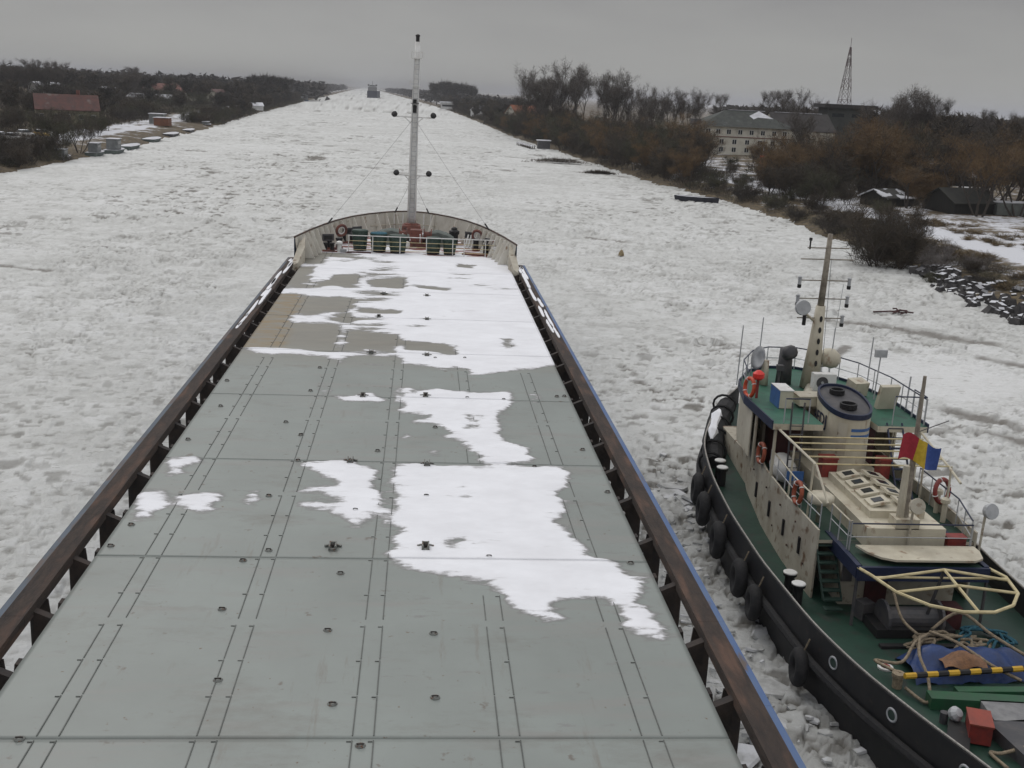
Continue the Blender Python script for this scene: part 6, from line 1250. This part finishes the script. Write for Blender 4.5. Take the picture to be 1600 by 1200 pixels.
for x, y, lab in [(-66.7, 210, 'left of the two small white lamps on the quay'), (-69.5, 232, 'right of the two small white lamps on the quay')]:
    k = MB(); z0 = ground_z(x, y); k.tube([(x, y, z0 - .1), (x, y, z0 + 3.2)], .06, lightgrey, 6); k.lathe((x, y, z0 + 3.15), [(.1, 0), (.32, .1), (.32, .3), (.1, .42)], white, 10); thing1(k, 'quay_lamp', None, lab, 'lamp post', 'lamp posts on the left quay')
# cream building on the right bank, hipped grey roof
bl = empty('cream_building', (88, 312, 1.5), 'three-storey cream building with grey hipped roof on the right bank', 'building')
O = Vector((74.6, 303.6, 0)); U = Vector((.998, .06, 0)).normalized(); V = Vector((-.06, .998, 0))
def Q(u, v, z): p = O + U * u + V * v; return (p.x, p.y, z)
BL, BW = 25.5, 11.5
k = MB(); k.add([Q(0, 0, .8), Q(BL, 0, .8), Q(BL, BW, .8), Q(0, BW, .8), Q(0, 0, 9.1), Q(BL, 0, 9.1), Q(BL, BW, 9.1), Q(0, BW, 9.1)], [(0, 1, 5, 4), (1, 2, 6, 5), (2, 3, 7, 6), (3, 0, 4, 7)]); k.build('wall', creamwall, bl)
e = .8; k = MB(); rl, rr_ = 8.0, 17.5
rv = [Q(-e, -e, 8.95), Q(BL + e, -e, 8.95), Q(BL + e, BW + e, 8.95), Q(-e, BW + e, 8.95), Q(rl, BW / 2, 13.3), Q(rr_, BW / 2, 13.3)]
k.add(rv, [(0, 1, 5, 4), (2, 3, 4, 5), (3, 0, 4)], greyroof); k.add(rv, [(1, 2, 5)], snowroof); k.add([(x, y, z - .02) for x, y, z in rv[:4]], [(3, 2, 1, 0)], creamwall); rf = k.build('roof', None, bl)
k = MB(); k.box(Q(14, BW / 2, 13.36), (10.5, .5, .10), snowroof, .06); 
k.add([Q(14.2, 3.6, 11.98), Q(16.0, 1.6, 10.45), Q(19.5, .4, 9.62), Q(25.2, -.3, 9.12), Q(17.5, 5.6, 13.33)], [(0, 1, 2, 3, 4)], snowroof); k.build('roof_snow', None, rf)
k = MB(); k.prism([Q(-1.6, 3, 0)[:2], Q(.6, 3, 0)[:2], Q(.6, 6, 0)[:2], Q(-1.6, 6, 0)[:2]], 9.1, 10.6, dgrey); k.build('dormer', None, rf)
k = MB(); k.box(Q(BL / 2, -.05, 6.25), (BL + .3, .14, .22), None, .06); k.build('string_course', redoxide, bl)
for z, us in ((7.6, (1.8, 4.6, 7.6, 10.8, 14, 17.2, 20.4, 23.4)), (5.0, (2.2, 5.8, 9.4, 13, 16.6, 20.2, 23.4)), (2.9, (2.2, 5.8, 9.4, 13, 16.6, 20.2, 23.4))):
    for u in us:
        k = MB(); k.box(Q(u, -.03, z), (1.25, .08, 1.35), white, .06); f = k.build('window', None, bl); k = MB(); k.box(Q(u - .3, -.08, z), (.48, .05, 1.15), glass, .06); k.box(Q(u + .3, -.08, z), (.48, .05, 1.15), glass, .06); k.build('pane', None, f)
gable_house('dark_roofed_house', (99, 324), (117, 327), 12, 8.6, 13.2, 1.5, creamwall, mat('dark_slate_roof', (.045, .040, .038), (.032, .028, .027), .85, .6), 'dark-roofed house adjoining the cream building on the right', wins=[(-9, -1, 7.2, 1.4, 1.4), (-5, -1, 7.2, 1.4, 1.4)])
k = MB(); k.box((108, 325.5, 13.28), (15, .35, .12), None, .165); k.build('ridge_snow', snowroof, SC.objects['dark_roofed_house'])
# flat-roofed control building, lattice tower
cb = empty('control_building', (129, 345, 1.5), 'dark flat-roofed raised building below the lattice tower', 'building')
k = MB(); k.box((129, 345, 8.4), (13.5, 9, 13.8)); k.build('wall', mat('dark_concrete', (.055, .06, .055), (.04, .042, .04), .85, .5), cb); k = MB(); k.box((129, 345, 15.8), (16.5, 11, 1.1)); k.build('roof', mat('dark_parapet', (.03, .026, .028), (.022, .02, .02), .8, 1), cb)
for u in (-3.6, 2.6): k = MB(); k.box((129 + u, 340.48, 13.1), (3.8, .06, 1.1)); k.build('window', glass, cb)
lt = empty('lattice_tower', (257, 690, 2), 'red and white steel lattice tower on the right skyline', 'tower'); twr = mat('faded_red_steel', (.12, .070, .070), (.085, .055, .055), .7, .2); tww = mat('faded_white_steel', (.34, .32, .32), (.25, .24, .24), .7, .2)
tx, ty = 257, 690
for s in range(8):
    k = MB(); z0, z1 = 2 + s * 6.2, 2 + (s + 1) * 6.2; w0, w1 = 4.6 * (1 - s / 8.6), 4.6 * (1 - (s + 1) / 8.6)
    cn = [(-1, -1), (1, -1), (1, 1), (-1, 1)]
    for i in range(4):
        a, b = cn[i], cn[(i + 1) % 4]; k.tube([(tx + a[0] * w0, ty + a[1] * w0, z0), (tx + a[0] * w1, ty + a[1] * w1, z1)], .19, None, 4)
        k.tube([(tx + a[0] * w0, ty + a[1] * w0, z0), (tx + b[0] * w1, ty + b[1] * w1, z1)], .13, None, 4); k.tube([(tx + b[0] * w0, ty + b[1] * w0, z0), (tx + a[0] * w1, ty + a[1] * w1, z1)], .13, None, 4); k.tube([(tx + a[0] * w1, ty + a[1] * w1, z1), (tx + b[0] * w1, ty + b[1] * w1, z1)], .12, None, 4)
    k.build('tower_section', twr if s % 2 == 0 or s == 7 else tww, lt)
k = MB(); k.tube([(tx, ty, 51), (tx, ty, 57)], .14, None, 5); k.build('tower_aerial', twr, lt)
# sheds and odds and ends on the right bank
gable_house('dark_timber_shed', (72.5, 153.5), (79.5, 155.5), 6.5, 3.3, 5.0, 1.4, mat('dark_timber', (.022, .020, .016), (.014, .014, .012), .9, 1, stretch=(6, 6, .4)), mat('mossy_dark_roof', (.026, .026, .020), (.018, .018, .016), .9, .8), 'dark timber shed with mossy roof under the forked willows', 'shed')
root = empty('grey_trailer', (83.2, 152.5, 1.4), 'pale grey-green trailer cabin beside the dark shed', 'trailer'); k = MB(); k.box((83.2, 152.5, 2.5), (6.2, 2.3, 1.7)); k.build('body', mat('trailer_grey', (.17, .185, .17), (.12, .13, .12), .6, 1), root); k = MB(); k.box((83.2, 152.5, 3.42), (6.4, 2.5, .14)); k.build('roof', snowroof, root)
for a in (-1.8, 1.8): k = MB(); k.lathe((83.2 + a, 151.4, 1.75), [(.35, 0), (.35, .2)], rubber, 12, (0, 1, 0)); k.build('wheel', None, root)
root = empty('tool_chest', (84.6, 149.0, 1.4), 'small black chest with pale lid at the right edge of the photo', 'chest'); k = MB(); k.box((84.6, 149, 1.75), (1.1, .8, .7)); k.build('box_body', black, root); k = MB(); k.box((84.6, 149, 2.14), (1.2, .9, .08)); k.build('box_lid', yellwall, root)
k = MB(); k.tube([(73.9, 150.5, 1.5), (77, 149.6, 1.62), (82, 149.2, 1.6)], .16, None, 6); thing1(k, 'fallen_log', wood, 'dark fallen log lying in front of the shed', 'log')
gable_house('low_dark_hut', (66, 161), (73, 165), 4.5, 2.9, 3.9, 1.4, mat('dark_timber', (0, 0, 0)), mat('patchy_snow_roof', (.035, .034, .03), (.03, .03, .027), .9, .5, c3=(.60, .61, .64), scale3=.55, thr3=(.50, .54)), 'low hut with snow-patched roof left of the dark shed', 'hut')
gable_house('snow_roofed_barn', (88, 222), (108, 216), 9, 3.6, 6.4, 1.5, mat('dark_timber', (0, 0, 0)), mat('patchy_snow_roof', (0, 0, 0)), 'snow-roofed barn seen under the rust-brown willows', 'barn')
gable_house('orange_roofed_house', (35, 470), (46, 476), 9, 7.0, 10.4, 1.5, creamwall, mat('orange_roof', (.24, .075, .03), (.17, .06, .03), .8, .5), 'orange-roofed house among the trees far along the right bank')
root = empty('white_quay_house', (17.8, 870, 1.4), 'white two-tier quay building at the foot of the dark grove', 'building'); k = MB(); k.box((17.8, 870, 3.4), (12, 8, 5)); k.build('wall', whitewall, root); k = MB(); k.box((17.8, 870, 6.1), (14, 10, .8)); k.build('roof', snowroof, root); k = MB(); k.box((17.8, 865.9, 3.6), (10, .1, 1.4)); k.build('window', glass, root)
gable_house('white_far_house', (27.5, 640), (33, 645), 6, 5, 7.4, 1.5, whitewall, snowroof, 'small white house among bushes on the far right bank')
root = empty('orange_sign_board', (66.5, 219, 1.4), 'small orange and yellow board on a pole near the cream building', 'sign'); k = MB(); k.tube([(66.5, 219, 1.3), (66.5, 219, 9)], .07, lightgrey, 6); k.build('pole', None, root); k = MB(); k.box((66.3, 218.9, 4.6), (.9, .1, 1.7), orange); k.build('board', None, root)
k = MB(); k.box((79.5, 219, 3.0), (1.5, 1.5, 2.4), whitewall); k.box((79.5, 219, 4.3), (1.8, 1.8, .15), snowroof); thing1(k, 'white_cabinet', None, 'small white cabinet under the rust willows', 'cabinet')
# jetty and reed islands by the right bank, wreckage in the ice
root = empty('old_jetty', (29, 330, 0), 'broken timber jetty with snow on it at the right bank', 'jetty'); k = MB(); k.box((29.5, 331, .75), (1.8, 22, .14), None, .10); k.build('decking', snowroof, root)
for j in range(8):
    for s in (-.7, .7): k = MB(); k.tube([(29.5 + s - (j - 3.5) * -.28 * -1, 331 + (j - 3.5) * 2.8, -.3), (29.5 + s - (j - 3.5) * .28, 331 + (j - 3.5) * 2.8, .95)], .14, wood, 6); k.build('pile', None, root)
root = empty('quay_cabin', (33.4, 318, .4), 'small dark quay cabin with snowy roof beside the old jetty', 'cabin'); k = MB(); k.box((33.4, 318, 1.4), (3.4, 3.4, 2.2)); k.build('wall', dgrey, root); k = MB(); k.box((33.4, 318, 2.6), (3.9, 3.9, .2)); k.build('roof', snowroof, root)
rm2 = mat('dead_reed', (.085, .062, .04), (.05, .038, .028), .95, 1.2)
def mound(x, y, l_, w, h, rz, lab, seed):
    R_ = random.Random(seed); k = MB()
    for i in range(1500):
        a = R_.gauss(0, .33); b = R_.gauss(0, .33)
        if abs(a) > 1 or abs(b) > 1: continue
        q = Matrix.Rotation(rz, 3, 'Z') @ Vector((a * l_, b * w, 0)); z_ = h * (1 - a * a) * (1 - b * b) * R_.uniform(.2, 1); p = Vector((x + q.x, y + q.y, z_ * .6)); d = Vector((R_.gauss(0, 1), R_.gauss(0, 1), abs(R_.gauss(0, .6)))).normalized() * R_.uniform(.4, .9); s = Vector((R_.gauss(0, 1), R_.gauss(0, 1), 0)).normalized() * .08
        k.add([p - s, p + s, p + d], [(0, 1, 2)])
    thing1(k, 'reed_clump', rm2, lab, 'reeds', 'dead reed clumps frozen into the ice')
mound(30.5, 257, 8.5, 2.2, 1.7, -.05, 'larger brown reed clump in the ice off the right bank', 1); mound(35.4, 226.6, 4.2, 1.0, .8, -.2, 'smaller dark reed clump in the ice nearer the viewer', 2)
k = MB(); R_ = random.Random(6)
for a, b in [((34.6, 81.6, .1), (37.2, 81.4, .2)), ((36.0, 81.2, .1), (37.4, 81.9, .35)), ((36.3, 81.9, .1), (37.0, 80.9, .5)), ((36.6, 81.4, .1), (36.2, 81.8, .6)), ((36.5, 81, .1), (37.6, 81.2, .3))]: k.tube([a, Vector(a).lerp(Vector(b), .5) + Vector((0, 0, .05)), (b[0], b[1], b[2] * .6)], .06, None, 5)
thing1(k, 'driftwood', mat('red_brown_wood', (.10, .045, .045), (.06, .03, .03), .9, 2), 'reddish driftwood branches frozen in the ice beyond the tug', 'driftwood')
k = MB(); k.lathe((19.6, 108.1, .05), [(.3, 0), (.26, .25), (.12, .5), (.02, .6)], None, 8); thing1(k, 'reed_tuft', mat('pale_reed', (.30, .24, .14), (.22, .17, .1), .95, 5), 'single pale tuft standing in the open ice', 'reed tuft')
# ---------------------------------------------------------------- the ship far ahead
sh = empty('far_cargo_ship', (-71.5, 1560, 0), 'dark blue cargo ship seen from astern far ahead in the ice', 'ship'); sx_, sy_ = -71.5, 1560
k = MB(); k.prism([(sx_ - 6.6, sy_), (sx_ + 6.6, sy_), (sx_ + 7.2, sy_ + 8), (sx_ + 7, sy_ + 90), (sx_, sy_ + 105), (sx_ - 7, sy_ + 90), (sx_ - 7.2, sy_ + 8)], -.5, 9.2, mat('far_blue_hull', (.006, .011, .034), (.009, .014, .034), .6, .2)); k.build('hull', None, sh)
k = MB(); k.prism([(sx_ - 6, sy_ + 3), (sx_ + 6, sy_ + 3), (sx_ + 6, sy_ + 14), (sx_ - 6, sy_ + 14)], 9.2, 14.2, grey); k.prism([(sx_ - 5, sy_ + 5), (sx_ + 5, sy_ + 5), (sx_ + 5, sy_ + 13), (sx_ - 5, sy_ + 13)], 14.2, 17, lightgrey); k.build('superstructure', None, sh)
for s in (-1, 1): k = MB(); k.box((sx_ + s * 5.2, sy_ + 4.5, 16.6), (2.2, 2.5, 2.0)); k.build('lifeboat', dgrey, sh)
k = MB(); k.box((sx_, sy_ + 4.9, 15.8), (6, .2, 1.0)); k.build('window_band', glass, sh); k = MB(); k.tube([(sx_, sy_ + 9, 17), (sx_, sy_ + 9, 22)], .25, None, 6); k.build('mast', dgrey, sh)
# ---------------------------------------------------------------- winter haze: one even, pale volume
hzm = bpy.data.materials.new('haze_air'); hzm.use_nodes = True; t = hzm.node_tree; t.nodes.clear(); o_ = t.nodes.new('ShaderNodeOutputMaterial'); pv = t.nodes.new('ShaderNodeVolumePrincipled')
pv.inputs['Color'].default_value = (.56, .57, .60, 1); pv.inputs['Density'].default_value = .00017; pv.inputs['Anisotropy'].default_value = 0; t.links.new(pv.outputs[0], o_.inputs['Volume'])
k = MB(); k.box((0, 6900, 32), (34000, 15600, 68)); hz = k.build('haze', hzm); hz['kind'] = 'stuff'; hz['label'] = 'thin pale winter haze over canal and banks'
hzm.volume_intersection_method if False else None
